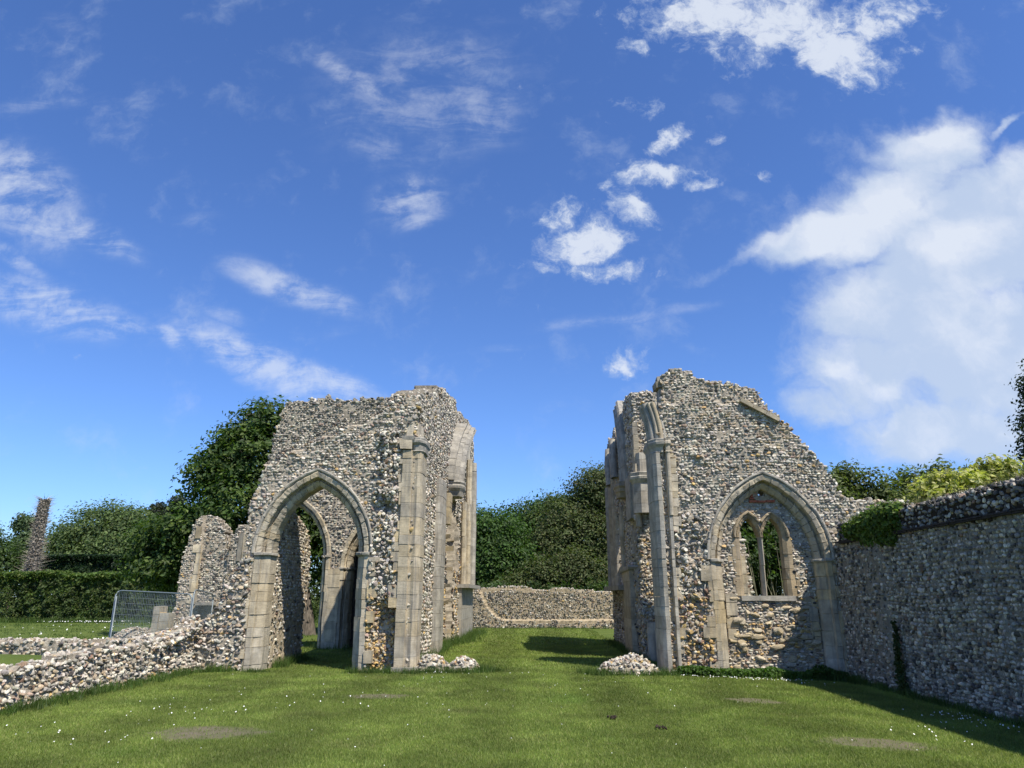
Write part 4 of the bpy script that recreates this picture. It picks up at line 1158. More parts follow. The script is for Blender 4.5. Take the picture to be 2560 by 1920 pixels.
# ------------------------------------------------------------------ mesh fence panels
FENCE = [((-15.15, 26.2), (-12.05, 25.5), "front mesh fence panel with rounded corners standing beyond the low wall"),
         ((-15.25, 26.3), (-13.1, 28.9), "rear mesh fence panel angled back behind the front panel"),
         ((-11.98, 25.45), (-12.05, 27.2), "mesh fence panel seen nearly edge on beside the tall wall stump")]
for (p, q, lab) in FENCE:
    g0 = float(gz(p[0], p[1])); g1 = float(gz(q[0], q[1])) - .16
    t = thing("fence_panel", (p[0], p[1], g0), lab, "fence", "temporary mesh fence panels")
    A = np.array([p[0], p[1], g0 + .04]); B = np.array([q[0], q[1], g1 + .04]); H = np.array([0, 0, 1.95])
    d = (B - A) / np.linalg.norm(B - A); r_ = .2
    m1 = MB(); arc = [A, A + H * .9]
    for k in range(5):
        f = k / 4 * np.pi / 2; arc.append(A + H - np.array([0, 0, r_]) + np.array([0, 0, r_ * np.sin(f)]) + d * (r_ - r_ * np.cos(f)))
    for k in range(5):
        f = np.pi / 2 - k / 4 * np.pi / 2; arc.append(B + H - np.array([0, 0, r_]) + np.array([0, 0, r_ * np.sin(f)]) - d * (r_ - r_ * np.cos(f)))
    arc += [B + H * .9, B]
    tube(m1, arc, .024, (.5, .5, .5), 6); tube(m1, [A + H * .08, B + H * .08], .018, (.5, .5, .5), 6)
    m1.build("tube_frame", M_STEEL, t)
    m1 = MB(); L = np.linalg.norm(B - A); nv = int(L / .062)
    for k in range(1, nv):
        s = A + d * L * k / nv; tube(m1, [s + H * .08, s + H * .985], .0042, (.5, .5, .5), 3, False)
    for k in range(1, 9):
        tube(m1, [A + H * (.08 + k * .1), B + H * (.08 + k * .1)], .0032, (.5, .5, .5), 3, False)
    m1.build("wire_mesh", M_STEEL, t)
    for e, s in ((A, -1), (B, 1)):
        m1 = MB(); pq = np.array([-d[1], d[0]]); c0 = e[:2]
        po = [c0 + d[:2] * a + pq * b for a, b in ((-.12, -.34), (.12, -.34), (.12, .34), (-.12, .34))]
        extrude_poly(m1, po, e[2] - .05, e[2] + .09, (.5, .5, .5), .94); m1.build("foot_block", M_RUBBER, t)

# ------------------------------------------------------------------ foliage
def leaves(mb, P, Nn, size, cols, aspect=1.6):
    n = len(P); Nn = Nn + rng.normal(0, .55, (n, 3)); Nn /= np.linalg.norm(Nn, axis=1)[:, None] + 1e-9
    A = rng.normal(size=(n, 3)); A -= Nn * np.sum(A * Nn, 1)[:, None]; A /= np.linalg.norm(A, axis=1)[:, None] + 1e-9
    B = np.cross(Nn, A); s = size * rng.uniform(.6, 1.35, (n, 1))
    V = np.stack([P - A * s * .5 * aspect, P + B * s * .45 + Nn * s * .12, P + A * s * .5 * aspect, P - B * s * .45 + Nn * s * .12], 1)
    F = np.arange(n * 4).reshape(-1, 4)
    mb.add(V.reshape(-1, 3), F, np.repeat(cols, 4, 0))


def crown_pts(blobs, n, inner=.55, clump=.45, per=26):
    vol = np.array([(b[3] * b[4] * b[5]) ** .67 for b in blobs]); nc = max(1, n // per)
    k = rng.choice(len(blobs), nc, p=vol / vol.sum()); B = np.array(blobs, float)[k]
    D = rng.normal(size=(nc, 3)); D /= np.linalg.norm(D, axis=1)[:, None]
    r = rng.uniform(inner, 1.04, (nc, 1)) ** .7 * np.clip(1 + rng.normal(0, .10, (nc, 1)), .7, 1.28)
    C = B[:, :3] + B[:, 3:] * D * r
    Pn = D / B[:, 3:]; Pn /= np.linalg.norm(Pn, axis=1)[:, None]
    off = rng.normal(size=(nc, per, 3)) * clump * np.array([1, 1, .55])
    P = (C[:, None] + off).reshape(-1, 3)
    Nn = np.repeat(Pn, per, 0) * .7 + np.array([0, 0, .55]) + off.reshape(-1, 3) * .6
    tone = np.repeat(rng.uniform(.62, 1.38, (nc, 1)), per, 0)
    return P, Nn, tone


def limb(mb, p0, p1, r0, r1, col, bend=.12, n=7):
    p0 = np.array(p0, float); p1 = np.array(p1, float); L = np.linalg.norm(p1 - p0)
    t = np.linspace(0, 1, n)[:, None]
    o = np.sin(t * np.pi) * rng.normal(0, bend * L, (1, 3)) * .5
    tube(mb, p0 + (p1 - p0) * t + o, np.linspace(r0, r1, n), col, 7)
    return (p0 + (p1 - p0) * .5 + o[n // 2])


def tree(name, label, base, blobs, nleaf, size, cols, group=None, trunk_r=.3, bark=(.13, .11, .09), cat="tree", clump=.45, inner=.5, twigs=0, twigc=(.16, .13, .09), per=26, fork=.35):
    t = thing(name, (base[0], base[1], base[2]), label, cat, group)
    P, Nn, tone = crown_pts(blobs, nleaf, inner, clump, per)
    cols = np.array(cols); c = cols[rng.integers(0, len(cols), len(P))] * tone * rng.uniform(.85, 1.15, (len(P), 1))
    m1 = MB(); leaves(m1, P, Nn, size, c); m1.build("crown", M_LEAF, t)
    m1 = MB(); B = np.array(blobs, float); top = B[np.argmax(B[:, 2])]; cen = B[:, :3].mean(0)
    f = np.array([base[0] * .6 + cen[0] * .4, base[1] * .6 + cen[1] * .4, base[2] + (cen[2] - base[2]) * (fork + .3)])
    limb(m1, (base[0], base[1], base[2] - .2), f, trunk_r, trunk_r * .7, bark, .05)
    limb(m1, f, top[:3], trunk_r * .65, .05, bark)
    for b in B:
        limb(m1, f + rng.normal(0, .1, 3), b[:3] + rng.normal(0, .15, 3) * b[3:], trunk_r * .4, .03, bark)
    for _ in range(twigs):
        b = B[rng.integers(len(B))]; d = rng.normal(size=3); d[2] = abs(d[2]) * .8; d /= np.linalg.norm(d)
        limb(m1, b[:3] + b[3:] * d * .25, b[:3] + b[3:] * d * rng.uniform(.95, 1.12), .05, .012, twigc, .2, 5)
    m1.build("trunk", M_BARK, t)
    return t


G_SYC = [(.054, .096, .021), (.072, .118, .024), (.094, .136, .028), (.044, .080, .020)]
G_MID = [(.050, .090, .021), (.068, .108, .024), (.040, .075, .020)]
G_OLV = [(.072, .100, .030), (.088, .112, .034), (.060, .084, .026), (.105, .112, .042)]
G_BRT = [(.052, .105, .020), (.070, .125, .024), (.042, .085, .018)]
G_FAR = [(.095, .14, .045), (.115, .155, .048), (.075, .115, .042)]  # lightened greens, distance haze put into the leaf colour
G_CON = [(.030, .042, .022), (.040, .050, .026), (.024, .034, .02)]
G_YEL = [(.30, .31, .08), (.36, .35, .11), (.22, .25, .055), (.42, .40, .17)]

# sycamore behind the left ruin
tree("sycamore_tree", "big spreading dark green tree rising behind the left ruin", (-10.5, 34, 0),
     [(-13.3, 34, 9.9, 1.35, 1.5, 1.3), (-14.6, 33.7, 8.9, 1.1, 1.3, 1.0), (-13.8, 33.5, 8.0, 2.0, 2.0, 1.6), (-15.6, 33.8, 7.7, 1.15, 1.2, 1.0), (-11.6, 34.5, 9.9, 1.2, 1.2, 1.0), (-15.4, 34, 6.9, 1.6, 1.8, 1.4), (-11.5, 35, 8.4, 2.4, 2.4, 2.2), (-13.6, 33, 5.6, 2.2, 2.2, 1.5), (-16.3, 34, 4.8, 2.0, 2.0, 1.4),
      (-18.0, 34.5, 4.2, 1.6, 1.6, 1.1), (-12.0, 34, 4.6, 2.4, 2.2, 1.6), (-17.0, 34, 3.0, 2.2, 1.8, 1.2), (-10.0, 35, 6.0, 2.2, 2.2, 2.4), (-8.2, 36, 7.5, 2.0, 2.0, 2.0), (-9.0, 35, 3.4, 2.2, 2.0, 1.4), (-14.8, 34.5, 3.2, 2.0, 1.6, 1.2)],
     72000, .14, G_SYC, trunk_r=.45, clump=.29, inner=.35, twigs=14, twigc=(.10, .085, .07))
# trees beyond the end wall
g = "trees beyond the end wall"
tree("broadleaf_tree", "bright green tree beyond the left part of the end wall", (-3.5, 49, 0), [(-4.6, 49, 5.2, 2.6, 2.2, 2.2), (-3.0, 48.5, 5.6, 2.0, 2.0, 1.7), (-2.6, 48, 3.6, 2.6, 2.0, 1.8), (-5.0, 48, 2.6, 2.4, 2, 1.6), (-1.6, 48, 2.2, 2.0, 1.8, 1.3), (-6.5, 50, 6.5, 2.4, 2, 2.2)],
     48000, .14, G_BRT, g, clump=.42, twigs=6)
tree("broadleaf_tree", "fresh green tree in the middle beyond the end wall, behind its neighbours", (0, 56, 0), [(-.3, 56, 7.0, 2.6, 2.2, 1.8), (1.4, 56, 7.7, 1.9, 2.0, 1.5), (-1.6, 56, 5.6, 2.4, 2.0, 2.0), (.6, 55, 5.2, 2.6, 2.2, 2.0), (-.4, 54, 3.2, 3.0, 2.0, 1.8), (2.8, 57, 8.0, 1.8, 1.8, 1.5)],
     44000, .145, G_MID, g, clump=.42, twigs=8)
tree("hawthorn_tree", "tall olive brown tree beyond the right part of the end wall", (3.6, 51, 0), [(4.3, 51, 8.9, 1.9, 1.9, 1.6), (2.3, 51, 6.7, 2.1, 2.0, 1.7), (5.2, 51.5, 8.6, 2.0, 2.0, 2.2), (1.5, 50, 5.0, 1.9, 1.8, 1.7), (3.4, 50, 5.4, 2.4, 2.0, 2.0), (5.4, 50, 5.0, 2.4, 2.0, 2.4), (7.5, 52, 7.5, 2.4, 2, 2.6)],
     60000, .125, G_OLV, g, clump=.40, twigs=60, twigc=(.30, .26, .17))
tree("hawthorn_tree", "low olive bush with pale twigs directly behind the end wall", (1.6, 45, 0), [(.6, 45, 2.6, 1.6, 1.2, 1.4), (2.2, 45, 2.9, 1.7, 1.2, 1.5), (3.9, 45, 2.5, 1.7, 1.2, 1.5), (-.9, 45, 2.0, 1.4, 1.1, 1.1)],
     30000, .105, G_OLV, g, trunk_r=.12, clump=.32, twigs=40, twigc=(.28, .24, .16))
tree("bramble_bush", "dark leafy scrub showing just over the end wall", (0, 42.6, 0), [(x, 42.6 + .3 * math.sin(x * 3), 1.45 + .25 * math.sin(x * 2.1), .9, .6, .85) for x in np.arange(-5.4, 5.6, .95)], 12000, .13, G_MID, g, trunk_r=.05, clump=.25, cat="bush")
tree("broadleaf_tree", "dark tree filling the gap left of the bright green tree", (-9.5, 52, 0), [(-9.5, 52, 5, 3, 2.5, 3.2), (-7.6, 51, 3, 2.4, 2, 2.2), (-12, 53, 4, 2.6, 2.2, 2.8)], 12000, .24, G_SYC, g)
# far left group
g = "far trees beyond the hedge"
tree("broadleaf_tree", "wide rounded green tree beyond the clipped hedge on the left", (-44, 72, 0), [(-44, 72, 7.2, 4.4, 3.4, 3.4), (-47.5, 72, 5.4, 3.6, 3, 3.0), (-40.5, 71, 6.0, 3.6, 3, 3.2), (-43.5, 70, 4.4, 5.0, 3, 2.6), (-41.5, 72, 8.3, 2.8, 2.4, 2.0)], 60000, .18, G_FAR, g, clump=.6, inner=.6)
tree("conifer_tree", "taller dark conifer with a pointed top left of the big dark tree", (-39.5, 78, 0), [(-39.5, 78, 11.6, .8, .8, 1.1), (-39.5, 78, 10.0, 1.5, 1.4, 1.4), (-39.4, 78, 8, 2.3, 2.1, 1.8), (-39.2, 78, 5.6, 2.8, 2.4, 2.2)], 26000, .16, G_CON, g, clump=.35)
tree("conifer_tree", "broad dark conifer beside the big dark tree behind the left ruin", (-35.2, 78, 0), [(-35.2, 78, 11.4, .9, .9, 1.2), (-35.4, 78, 9.6, 1.8, 1.6, 1.5), (-34.8, 78, 7.6, 2.8, 2.4, 2.0), (-34.6, 77, 5.0, 3.6, 2.6, 2.4), (-32, 76, 4.4, 3, 2.4, 2.4)], 34000, .16, G_CON, g, clump=.4)
tree("conifer_tree", "small dark conifer tip peeping over the wide rounded tree", (-44.4, 84, 0), [(-45.4, 84, 11.2, .9, .9, 1.3), (-43.4, 84, 11.0, .9, .9, 1.1), (-44.4, 84, 9, 2, 2, 2)], 7000, .22, G_CON, g, clump=.3)
tree("broadleaf_tree", "dark green tree at the far left edge behind the dead ivy column", (-57, 70, 0), [(-57.5, 70, 6.2, 3.0, 2.6, 2.2), (-54.6, 70, 6.0, 2.2, 2.2, 2.4), (-57, 69, 3.4, 4.2, 2.6, 2.0), (-52.6, 70, 4.0, 2.6, 2.2, 2.6), (-61.5, 70, 5.2, 3, 2.6, 2.6)], 42000, .18, G_MID, g, clump=.5)
tree("poplar_tree", "slim pale green tree top just left of the dead ivy column", (-57, 78, 0), [(-57.2, 78, 9.3, .6, .6, 1.2), (-56.0, 78, 8.8, .8, .8, 1.6), (-56.4, 78, 6.4, 1.6, 1.2, 2)], 6000, .2, [(.10, .14, .07), (.08, .12, .05)], g, clump=.3)
# dead column wrapped in brown ivy stems
t = thing("dead_tree", (-35.6, 50.5, 0), "brown leafless trunk wrapped in dead ivy twigs at the left", "tree")
m1 = MB(); tube(m1, [(-35.6, 50.5, -.2), (-35.5, 50.5, 3), (-35.7, 50.5, 6), (-35.65, 50.5, 8.1)], [.35, .32, .3, .26], (.20, .17, .14), 9); m1.build("trunk", M_BARK, t)
m1 = MB(); n_ = 1900
zt = rng.uniform(2.4, 8.5, n_); wdt = np.interp(zt, [2, 4.5, 6, 7.4, 8.5], [1.25, .95, .6, .8, .7])
aa = rng.uniform(0, 2 * np.pi, n_); d = np.c_[np.cos(aa), np.sin(aa) * .8, rng.uniform(-.2, .7, n_)]; L = wdt * rng.uniform(.3, .95, n_)
p0 = np.c_[-35.6 + .2 * np.cos(aa), 50.5 + .2 * np.sin(aa), zt]; p1 = p0 + d * L[:, None] + rng.normal(0, .1, (n_, 3))
sdv = np.cross(d, rng.normal(size=(n_, 3))); sdv /= np.linalg.norm(sdv, axis=1)[:, None]
wv = rng.uniform(.006, .014, (n_, 1))
V = np.stack([p0 - sdv * wv * 1.5, p0 + sdv * wv * 1.5, p1], 1).reshape(-1, 3)
m1.add(V, np.arange(n_ * 3).reshape(-1, 3), np.repeat(np.array([(.36, .32, .26), (.29, .255, .21), (.44, .39, .31)])[rng.integers(0, 3, n_)], 3, 0))
n_ = 5000; aa = rng.uniform(0, 2 * np.pi, n_); zt = rng.uniform(.5, 8.4, n_); rr3 = np.interp(zt, [0, 4, 6, 8.4], [.6, .42, .38, .36]) * np.sqrt(rng.random(n_))
leaves(m1, np.c_[-35.6 + rr3 * np.cos(aa), 50.5 + rr3 * np.sin(aa), zt], np.c_[np.cos(aa), np.sin(aa), 0 * aa], .12, np.array([(.24, .21, .175), (.18, .155, .13), (.31, .27, .22)])[rng.integers(0, 3, n_)])
m1.build("dead_ivy", M_BARK, t)


def hedge(name, label, x0, x1, y, w, h, n, size, cols, topvar, seed, toplight=1.0):
    t = thing(name, ((x0 + x1) / 2, y, 0), label, "hedge")
    u = rng.uniform(x0, x1, n); k = rng.choice(4, n, p=[.5, .06, .34, .10])
    hh = h + topvar * (fbm(u * .7, u * 0, seed) + .6 * fbm(u * 4, u * 0, seed + 9)); bulge = .4 * fbm(u * 1.1, u * 0, seed + 1)
    zt = np.where(k == 2, hh, rng.uniform(.0, 1, n) ** .9 * hh); yy = np.where(k == 0, y - w / 2, np.where(k == 1, y + w / 2, y + rng.uniform(-.5, .5, n) * w))
    dpt = np.abs(rng.normal(0, 1, n)) * .2
    yy = np.where(k == 0, yy + dpt + .4 * (zt / hh) ** 3 + bulge + .5 * fbm(u * 2.6, zt * 2.6, seed + 2), yy); zt = np.where(k == 2, zt - dpt + .12 * rng.random(n), zt)
    Nn = np.where((k == 0)[:, None], [0, -.8, .4], np.where((k == 2)[:, None], [0, -.2, 1.0], [0, .3, .4])).astype(float)
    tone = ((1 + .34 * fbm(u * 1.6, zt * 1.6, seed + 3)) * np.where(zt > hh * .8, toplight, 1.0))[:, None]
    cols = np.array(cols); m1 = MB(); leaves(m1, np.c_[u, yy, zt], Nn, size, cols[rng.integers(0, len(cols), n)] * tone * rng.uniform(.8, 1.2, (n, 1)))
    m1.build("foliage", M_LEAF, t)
    m1 = MB()
    for _ in range(int((x1 - x0) * 1.5)):
        x = rng.uniform(x0, x1); limb(m1, (x, y + rng.normal(0, .1), -.1), (x + rng.normal(0, .3), y + rng.normal(0, .2), h * .8), .05, .02, (.09, .075, .06), .1, 5)
    m1.build("stems", M_BARK, t)


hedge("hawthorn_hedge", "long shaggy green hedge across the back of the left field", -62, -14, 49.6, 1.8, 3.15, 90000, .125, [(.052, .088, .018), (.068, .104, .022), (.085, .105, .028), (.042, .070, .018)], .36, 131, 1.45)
hedge("yew_hedge", "neatly clipped dark yew hedge behind the shaggy hedge", -39, -29.5, 57, 2.4, 4.75, 26000, .13, [(.018, .042, .014), (.024, .050, .015), (.015, .034, .012)], .06, 141)

# right-hand garden over the boundary wall
g = "shrubs over the boundary wall"
tree("dark_shrub", "dark upright leafy shrub just right of the right ruin", (13.2, 30, 0), [(12.2 + .9 * i, 30 + .5 * math.sin(i * 2), 5.0 + .55 * math.sin(i * 1.7), .75, .9, 1.5) for i in range(6)] + [(12 + 1.3 * i, 30, 3.2, 1.3, 1.1, 1.6) for i in range(5)], 66000, .11, [(.095, .125, .032), (.115, .14, .036), (.075, .10, .03)], g, trunk_r=.12, clump=.25, cat="shrub", twigs=30, twigc=(.13, .12, .09))
for (lab, base, bl, nl) in [
    ("small yellow-green layered shrub nearest the ivy on the wall", (9.9, 17.2, 0), [(9.5, 17.2, 3.45, .7, .6, .16), (9.9, 17.3, 3.75, .55, .5, .16), (10.2, 17.1, 3.55, .5, .5, .2), (9.9, 17.4, 3.2, .8, .6, .3)], 6000),
    ("large yellow-green layered shrub with tiered branches over the wall", (12.4, 20, 0), [(11.0, 20, 3.85, .9, .8, .22), (11.6, 20.2, 4.7, .9, .8, .25), (11.2, 20.0, 4.3, .7, .7, .2), (12.3, 20, 4.2, 1.0, .8, .25), (12.9, 20.3, 5.15, .6, .6, .18), (13.0, 20.2, 4.75, .9, .7, .2), (12.9, 19.8, 4.3, 1.0, .8, .3), (13.6, 20, 4.3, .8, .7, .25), (11.8, 20, 3.5, 1.4, .9, .4), (13.3, 19.6, 3.7, 1.2, .8, .4), (14.4, 19.6, 3.9, .8, .7, .25)], 17000),
    ("yellow-green layered shrub at the right edge beneath the tall dark tree", (15.5, 19.8, 0), [(15.3, 19.8, 4.6, .8, .7, .22), (15.9, 19.8, 4.9, .7, .7, .25), (15.6, 19.6, 4.2, 1.1, .8, .4), (16.2, 19.8, 4.4, .8, .7, .3)], 7000)]:
    tree("layered_shrub", lab, base, bl, int(nl * 1.5), .10, G_YEL, g, trunk_r=.08, clump=.16, cat="shrub", inner=.3, per=18, twigs=6, twigc=(.2, .18, .1))
tree("poplar_tree", "tall dark columnar tree at the right edge of the photo", (25.6, 34, 0), [(25.3 - .13 * (13 - z) + .15 * math.sin(z * 1.7), 34, z, .95 + .12 * (13 - min(z, 13)) + .28 * math.sin(z * 2.3), .9, 1.1) for z in np.arange(2.5, 12.3, 1.0)], 46000, .12, [(.022, .036, .014), (.030, .045, .016)], trunk_r=.25, clump=.26)
tree("bamboo_clump", "dark thicket of thin upright stems seen through the twin window", (7.6, 27, 0), [(6.2 + .5 * i, 27 + .3 * (i % 2), 3.2, .5, .5, 2.3) for i in range(8)], 14000, .12, [(.030, .055, .012), (.045, .075, .015)], trunk_r=.05, clump=.25, cat="bush")
t = thing("sapling_thicket", (7.6, 26, 0), "pale thin sapling stems seen through the right light of the window", "bush")
m1 = MB()
for _ in range(46):
    x = rng.uniform(6.2, 9.4); y = rng.uniform(25.4, 26.3); tube(m1, [(x, y, 0), (x + rng.normal(0, .08), y, 1.5), (x + rng.normal(0, .2), y, rng.uniform(2.4, 4))], [.022, .018, .008], (.20, .19, .12), 5)
m1.build("stems", M_BARK, t)
P, Nn, tone = crown_pts([(6.6 + .6 * i, 26.2, 3.1, .5, .4, 1.0) for i in range(5)], 4000, .3, .25)
m1 = MB(); leaves(m1, P, Nn, .11, np.array(G_MID)[rng.integers(0, 3, len(P))] * tone); m1.build("leaves", M_LEAF, t)

# ivy on the coping and up the wall foot
iv = thing("ivy", (6.9, 15.4, 2.6), "bright green ivy spilling over the dark coping near the right ruin", "plant")
m1 = MB()
for (cy, cz, ry, rz, rx, n_) in ((15.9, 3.05, .55, .30, .22, 900), (15.2, 3.12, .6, .36, .26, 1300), (14.55, 3.22, .5, .34, .26, 1200), (14.1, 3.28, .42, .26, .24, 800), (14.75, 2.82, .35, .32, .14, 700), (14.3, 2.72, .20, .26, .10, 380), (15.45, 2.78, .35, .22, .12, 500), (16.3, 3.05, .35, .2, .18, 350), (14.0, 2.95, .25, .2, .14, 260)):
    D = rng.normal(size=(n_, 3)); D /= np.linalg.norm(D, axis=1)[:, None]; r_ = rng.uniform(.6, 1.08, (n_, 1))
    Pq = np.array([6.93, 15.1 + (cy - 15.1) * .9, 3.08 + (cz - 3.08) * .75]) + D * r_ * np.array([rx * .8, ry * .85, rz * .72]) + rng.normal(0, .03, (n_, 3))
    leaves(m1, Pq, D + np.array([-.3, -.2, .5]), .075, np.array([(.085, .15, .024), (.055, .10, .018), (.15, .21, .045), (.11, .165, .03)])[rng.integers(0, 4, n_)] * rng.uniform(.7, 1.3, (n_, 1)), 1.1)
m1.build("leaves", M_LEAF, iv)
iv2 = thing("ivy", (6.88, 14.7, 0), "narrow strip of dark ivy climbing from the foot of the boundary wall", "plant")
m1 = MB(); n_ = 620; zz = 1.3 * rng.random(n_) ** 1.4 - .1; yy = 14.65 + .03 * np.sin(zz * 4) + rng.normal(0, 1, n_) * np.interp(zz, [0, .6, 1.4], [.11, .06, .025])
leaves(m1, np.c_[6.88 - .05 * rng.random(n_), yy, zz], np.tile([-.9, -.2, .3], (n_, 1)).astype(float), .06, np.array([(.025, .05, .014), (.035, .06, .014)])[rng.integers(0, 2, n_)], 1.1)
m1.build("leaves", M_LEAF, iv2)

# ------------------------------------------------------------------ grass and flowers
def blades(mb, x, y, h, w, cols, lean=.35, wind=(0, 0)):
    n = len(x); a = rng.uniform(0, 2 * np.pi, n); z = gz(x, y)
    dx, dy = np.cos(a) * w / 2, np.sin(a) * w / 2
    lx, ly = rng.normal(0, lean, n) * h + wind[0] * h, rng.normal(0, lean, n) * h + wind[1] * h
    V = np.stack([np.c_[x - dx, y - dy, z - .005], np.c_[x + dx, y + dy, z - .005], np.c_[x + lx, y + ly, z + h]], 1)
    mb.add(V.reshape(-1, 3), np.arange(n * 3).reshape(-1, 3), np.repeat(cols, 3, 0))


GC = np.array([(.125, .172, .036), (.148, .190, .042), (.104, .150, .030), (.175, .20, .058), (.21, .205, .085)])


def gcol(n, x, y, p=(.32, .28, .22, .13, .05)):
    c = GC[rng.choice(5, n, p=p)] * np.array([1.34, 1.30, 1.25])
    s = 1 + .13 * np.tanh(3 * np.sin((x + .03 * y) * 2 * np.pi / 2.3)) + .22 * fbm(x * .6, y * .6, 161)  # mowing stripes: sheen of bent blades painted as paler and darker blade colour
    dry = np.clip(fbm(x * 1.3, y * 1.3, 163) * 1.6 - .45, 0, 1)[:, None] * rng.random((n, 1)); c = c * (1 - dry) + np.array([.22, .20, .085]) * dry
    clo = np.clip(fbm(x * .9, y * .9, 165) * 1.8 - .6, 0, 1)[:, None]; c = c * (1 - clo * np.array([.35, .18, .3]))
    return c * s[:, None] * rng.uniform(.85, 1.15, (n, 1))


def free(x, y):
    ok = np.ones(len(x), bool)
    ok &= ~((x < -7.7) & (y < 18.2)) & (x < 6.93)
    ok &= ~((y > 17.15) & (y < 18.1) & (((x > -7.2) & (x < -6.4)) | ((x > -4.3) & (x < -2.75)) | ((x > 2.8))))
    ok &= ~((y > 18.1) & (x > 2.85) & ((y > 20.5) | (x > 3.9))) & ~((y > 18.05) & (x > -4.0) & (x < -3.15)) & ~((y > 18) & (x < -6.4) & (y < 20.8)) & (y < 40.5)
    for (bx, by, ra, rb) in BARE:
        q = ((x - bx) / ra) ** 2 + ((y - by) / rb) ** 2 + .5 * fbm(x * 6, y * 6, 171)
        ok &= rng.random(len(x)) < np.clip((q - .35) * 1.1, .14, 1)
    return ok


mb = MB()
for (n_, y0, y1, hh, ww) in ((480000, 7.2, 12.5, .026, .0075), (360000, 12.5, 18, .030, .010), (130000, 18, 27, .04, .016), (60000, 27, 40.5, .05, .028)):
    y = rng.uniform(y0, y1, n_); lim = np.clip(y * .9 + 1.2, 0, 20)
    x = rng.uniform(-1, 1, n_) * np.minimum(lim, 8.6) - .3
    m = free(x, y); x, y = x[m], y[m]; k = len(x)
    tall = rng.random(k) < .03
    blades(mb, x, y, hh * rng.uniform(.5, 1.3, k) * np.where(tall, 1.5, 1), np.full(k, ww), gcol(k, x, y), .45)
tag(mb.build("lawn_grass", M_GRASS), "short mown lawn grass with the sheen of mowing stripes tinted into its blades between the ruins", "grass", kind='stuff')

mb = MB()


def tufts(x, y, spread, h, per, w=.012):
    n = len(x); X = (x[:, None] + rng.normal(0, spread, (n, per))).ravel(); Y = (y[:, None] + rng.normal(0, spread, (n, per))).ravel()
    H = np.repeat(h, per) * rng.uniform(.4, 1.2, n * per)
    ok = X < 6.95
    X, Y, H = X[ok], Y[ok], H[ok]
    blades(mb, X, Y, H, np.full(len(X), w), np.array([(.055, .105, .018), (.070, .125, .020), (.045, .085, .016), (.10, .135, .035)])[rng.integers(0, 4, len(X))] * rng.uniform(.85, 1.15, (len(X), 1)), .32)


def strip(x0, y0, x1, y1, n, h, jit, per=14, spread=.05):
    t = rng.random(n); x = x0 + (x1 - x0) * t + rng.normal(0, jit, n); y = y0 + (y1 - y0) * t + rng.normal(0, jit, n)
    tufts(x, y, spread, h * rng.uniform(.5, 1.3, n), per)


mbk = mb; mb = MB(); n_ = 2600; fy = rng.uniform(7.5, 16.8, n_); fx = 6.93 + rng.uniform(.02, .5, n_)
fz = 3.30 + .05 * rng.random(n_); a_ = rng.uniform(0, 2 * np.pi, n_); hh_ = rng.uniform(.02, .075, n_) * (1 + .6 * fbm(fy * 2, fx * 0, 191))
V = np.stack([np.c_[fx - .008 * np.cos(a_), fy - .008 * np.sin(a_), fz - .03], np.c_[fx + .008 * np.cos(a_), fy + .008 * np.sin(a_), fz - .03], np.c_[fx + rng.normal(0, .3, n_) * hh_, fy + rng.normal(0, .3, n_) * hh_, fz + hh_]], 1)
mb.add(V.reshape(-1, 3), np.arange(n_ * 3).reshape(-1, 3), np.repeat(np.array([(.10, .10, .03), (.14, .13, .05), (.07, .085, .02)])[rng.integers(0, 3, n_)], 3, 0))
mb.build("moss_fringe", M_GRASS, bw); mb = mbk
strip(-7.62, 8.5, -7.62, 16.6, 420, .15, .12); strip(-7.55, 16.6, -6.9, 17.05, 60, .20, .10)
strip(-6.6, 17.0, -6.2, 17.0, 40, .10, .08); strip(-6.3, 18.1, -6.35, 20.6, 110, .24, .09); strip(-4.25, 17.05, -2.7, 17.0, 130, .15, .10); strip(-4.3, 17.7, -4.2, 18.3, 30, .22, .07)
strip(-2.9, 17.15, -1.2, 17.2, 130, .15, .10); strip(-1.35, 17.4, -1.0, 17.5, 60, .17, .12); strip(-3.1, 18, -3.1, 35, 300, .24, .14, spread=.09); strip(-2.9, 27, -2.7, 36, 160, .35, .25, spread=.12)
strip(1.15, 16.85, 3.0, 16.75, 190, .16, .12); strip(3.0, 16.95, 6.6, 16.85, 330, .17, .10); strip(1.3, 16.6, 1.1, 17.2, 40, .18, .1)
strip(6.88, 8.5, 6.88, 17, 360, .15, .06); strip(2.75, 18.2, 2.75, 29, 170, .2, .08, spread=.08); strip(-4, 40.4, 4, 40.4, 160, .16, .1, spread=.1)
strip(-7.2, 24.2, -4.2, 24.3, 60, .2, .1); strip(6.75, 16.3, 6.4, 17, 60, .22, .1)
# field behind the low walls
n_ = 2600; x = rng.uniform(-40, -9, n_); y = rng.uniform(19, 49, n_); m = (x > -.92 * y - 2); tufts(x[m], y[m], .12, np.full(m.sum(), .10), 8, .03)
x = rng.uniform(-60, -14, 1500); tufts(x, np.full(1500, 48.4) + rng.normal(0, .15, 1500), .1, np.full(1500, .35), 8, .03)
tag(mb.build("long_grass", M_GRASS), "longer unmown grass tufts along the feet of the walls and mounds", "grass", kind='stuff')

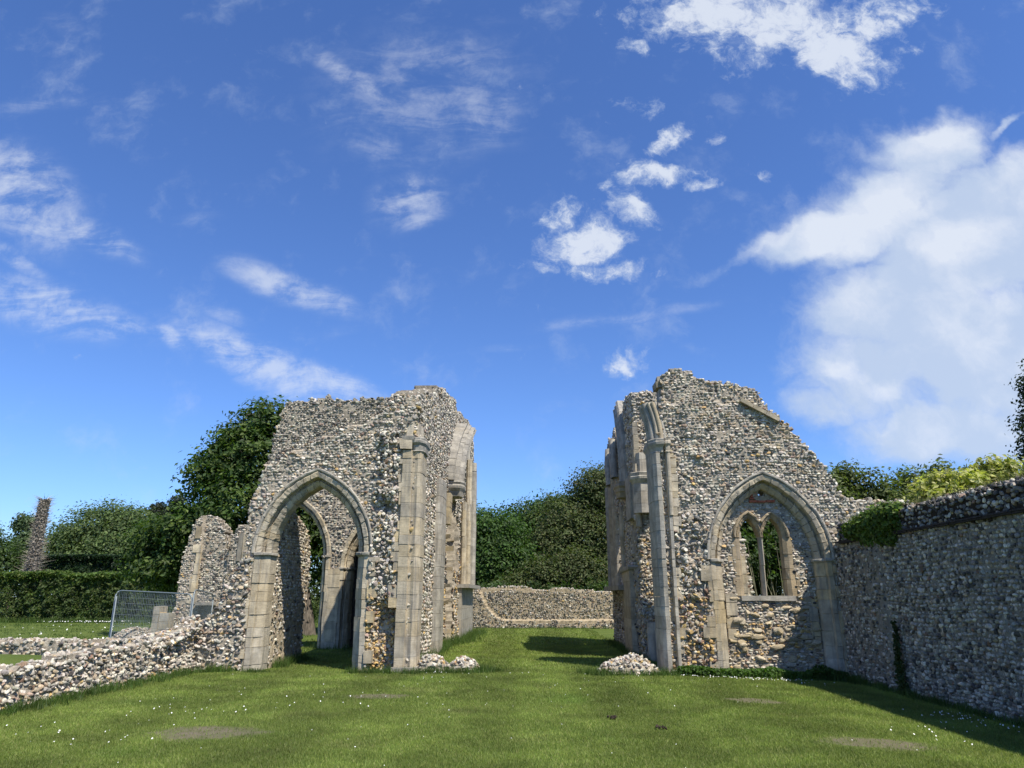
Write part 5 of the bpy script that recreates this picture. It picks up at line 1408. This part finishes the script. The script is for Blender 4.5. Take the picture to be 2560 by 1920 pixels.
# leafy weeds at the foot of the right ruin
mb = MB(); n_ = 6500
x = rng.uniform(3.1, 6.75, n_); y = 17.02 - np.abs(rng.normal(0, .14, n_)); hm = .16 + .10 * fbm(x * 2.2, x * 0, 181) + .16 * np.exp(-((x - 6.2) / .25) ** 2)
leaves(mb, np.c_[x, y, gz(x, y) + rng.random(n_) * np.clip(hm, .05, .5)], np.tile([0, -.3, .9], (n_, 1)).astype(float), .05, np.array([(.055, .115, .018), (.070, .135, .022), (.045, .09, .016)])[rng.integers(0, 3, n_)], 1.3)
tag(mb.build("wall_weeds", M_LEAF), "leafy green weeds crowding the foot of the right ruin", "weeds", kind='stuff')


def daisies(x, y, zoff, r):
    n = len(x); z = gz(x, y) + zoff; th = np.linspace(0, 2 * np.pi, 7)[:-1]
    rr = r * rng.uniform(.6, 1.2, n); tl = rng.normal(0, .3, (n, 2))
    ox = np.cos(th)[None] * rr[:, None]; oy = np.sin(th)[None] * rr[:, None]
    oz = ox * tl[:, :1] + oy * (tl[:, 1:] + .5)
    V = np.stack([x[:, None] + ox, y[:, None] + oy, z[:, None] + oz], -1)
    mb.add(V.reshape(-1, 3), np.arange(n * 6).reshape(-1, 6), (.5, .5, .5))


mb = MB()
k = 110; x = rng.uniform(-6.8, 6.2, k); y = 7.6 + 9.4 * rng.random(k) ** .8; daisies(x, y, .032, .0075)
for (cx, cy, sx_, sy_, n_) in [(3.4, 16.55, .25, .1, 26), (4.3, 16.45, .3, .1, 45), (5.2, 16.4, .2, .12, 40), (4.9, 16.1, .5, .2, 20), (6.3, 12.1, .18, .25, 40), (6.35, 11.3, .2, .5, 45), (-4.9, 11.2, .4, .3, 26), (-6.0, 9.3, .7, .5, 30), (-3.4, 12.6, .5, .5, 16), (5.0, 10.2, .3, .4, 22), (-2.0, 16.9, .8, .08, 22)]:
    n_ = int(n_ * .7); x = cx + rng.normal(0, sx_ * 1.3, n_); y = cy + rng.normal(0, sy_, n_); daisies(x, y, .042, .0095)
x = np.concatenate([rng.normal(c, s_, 26) for c, s_ in ((-30.5, .6), (-29, .8), (-27.3, .5))]); y = 47.2 + rng.normal(0, .7, len(x)); daisies(x, y, .14, .03)
x = rng.normal(-17, 1.6, 130); y = rng.normal(28, 1.6, 130); daisies(x, y, .12, .035)
x = rng.uniform(-30, -12, 100); y = rng.uniform(22, 46, 100); daisies(x, y, .1, .03)
tag(mb.build("daisies", M_PETAL), "small white daisies scattered over the lawn and field", "flowers", kind='stuff')

# two dark clods on the lawn
for (x0, y0, s, lab) in ((1.05, 10.95, .03, "small dark clod of earth on the mown lawn, the farther one"), (1.55, 10.15, .045, "wider dark clod of earth on the mown lawn, the nearer one")):
    mb = MB(); n_ = 9
    stones(mb, np.c_[x0 + rng.normal(0, s, n_), y0 + rng.normal(0, s * .5, n_), float(gz(x0, y0)) + .02 + .02 * rng.random(n_)], np.stack([rng.uniform(.012, .028, n_)] * 3, 1), UX, (0, 0, 1), tilt=.5, twist=2, col=np.full((n_, 3), .5))
    tag(mb.build("earth_clod", M_SOIL), lab, "clod", "dark clods of earth")
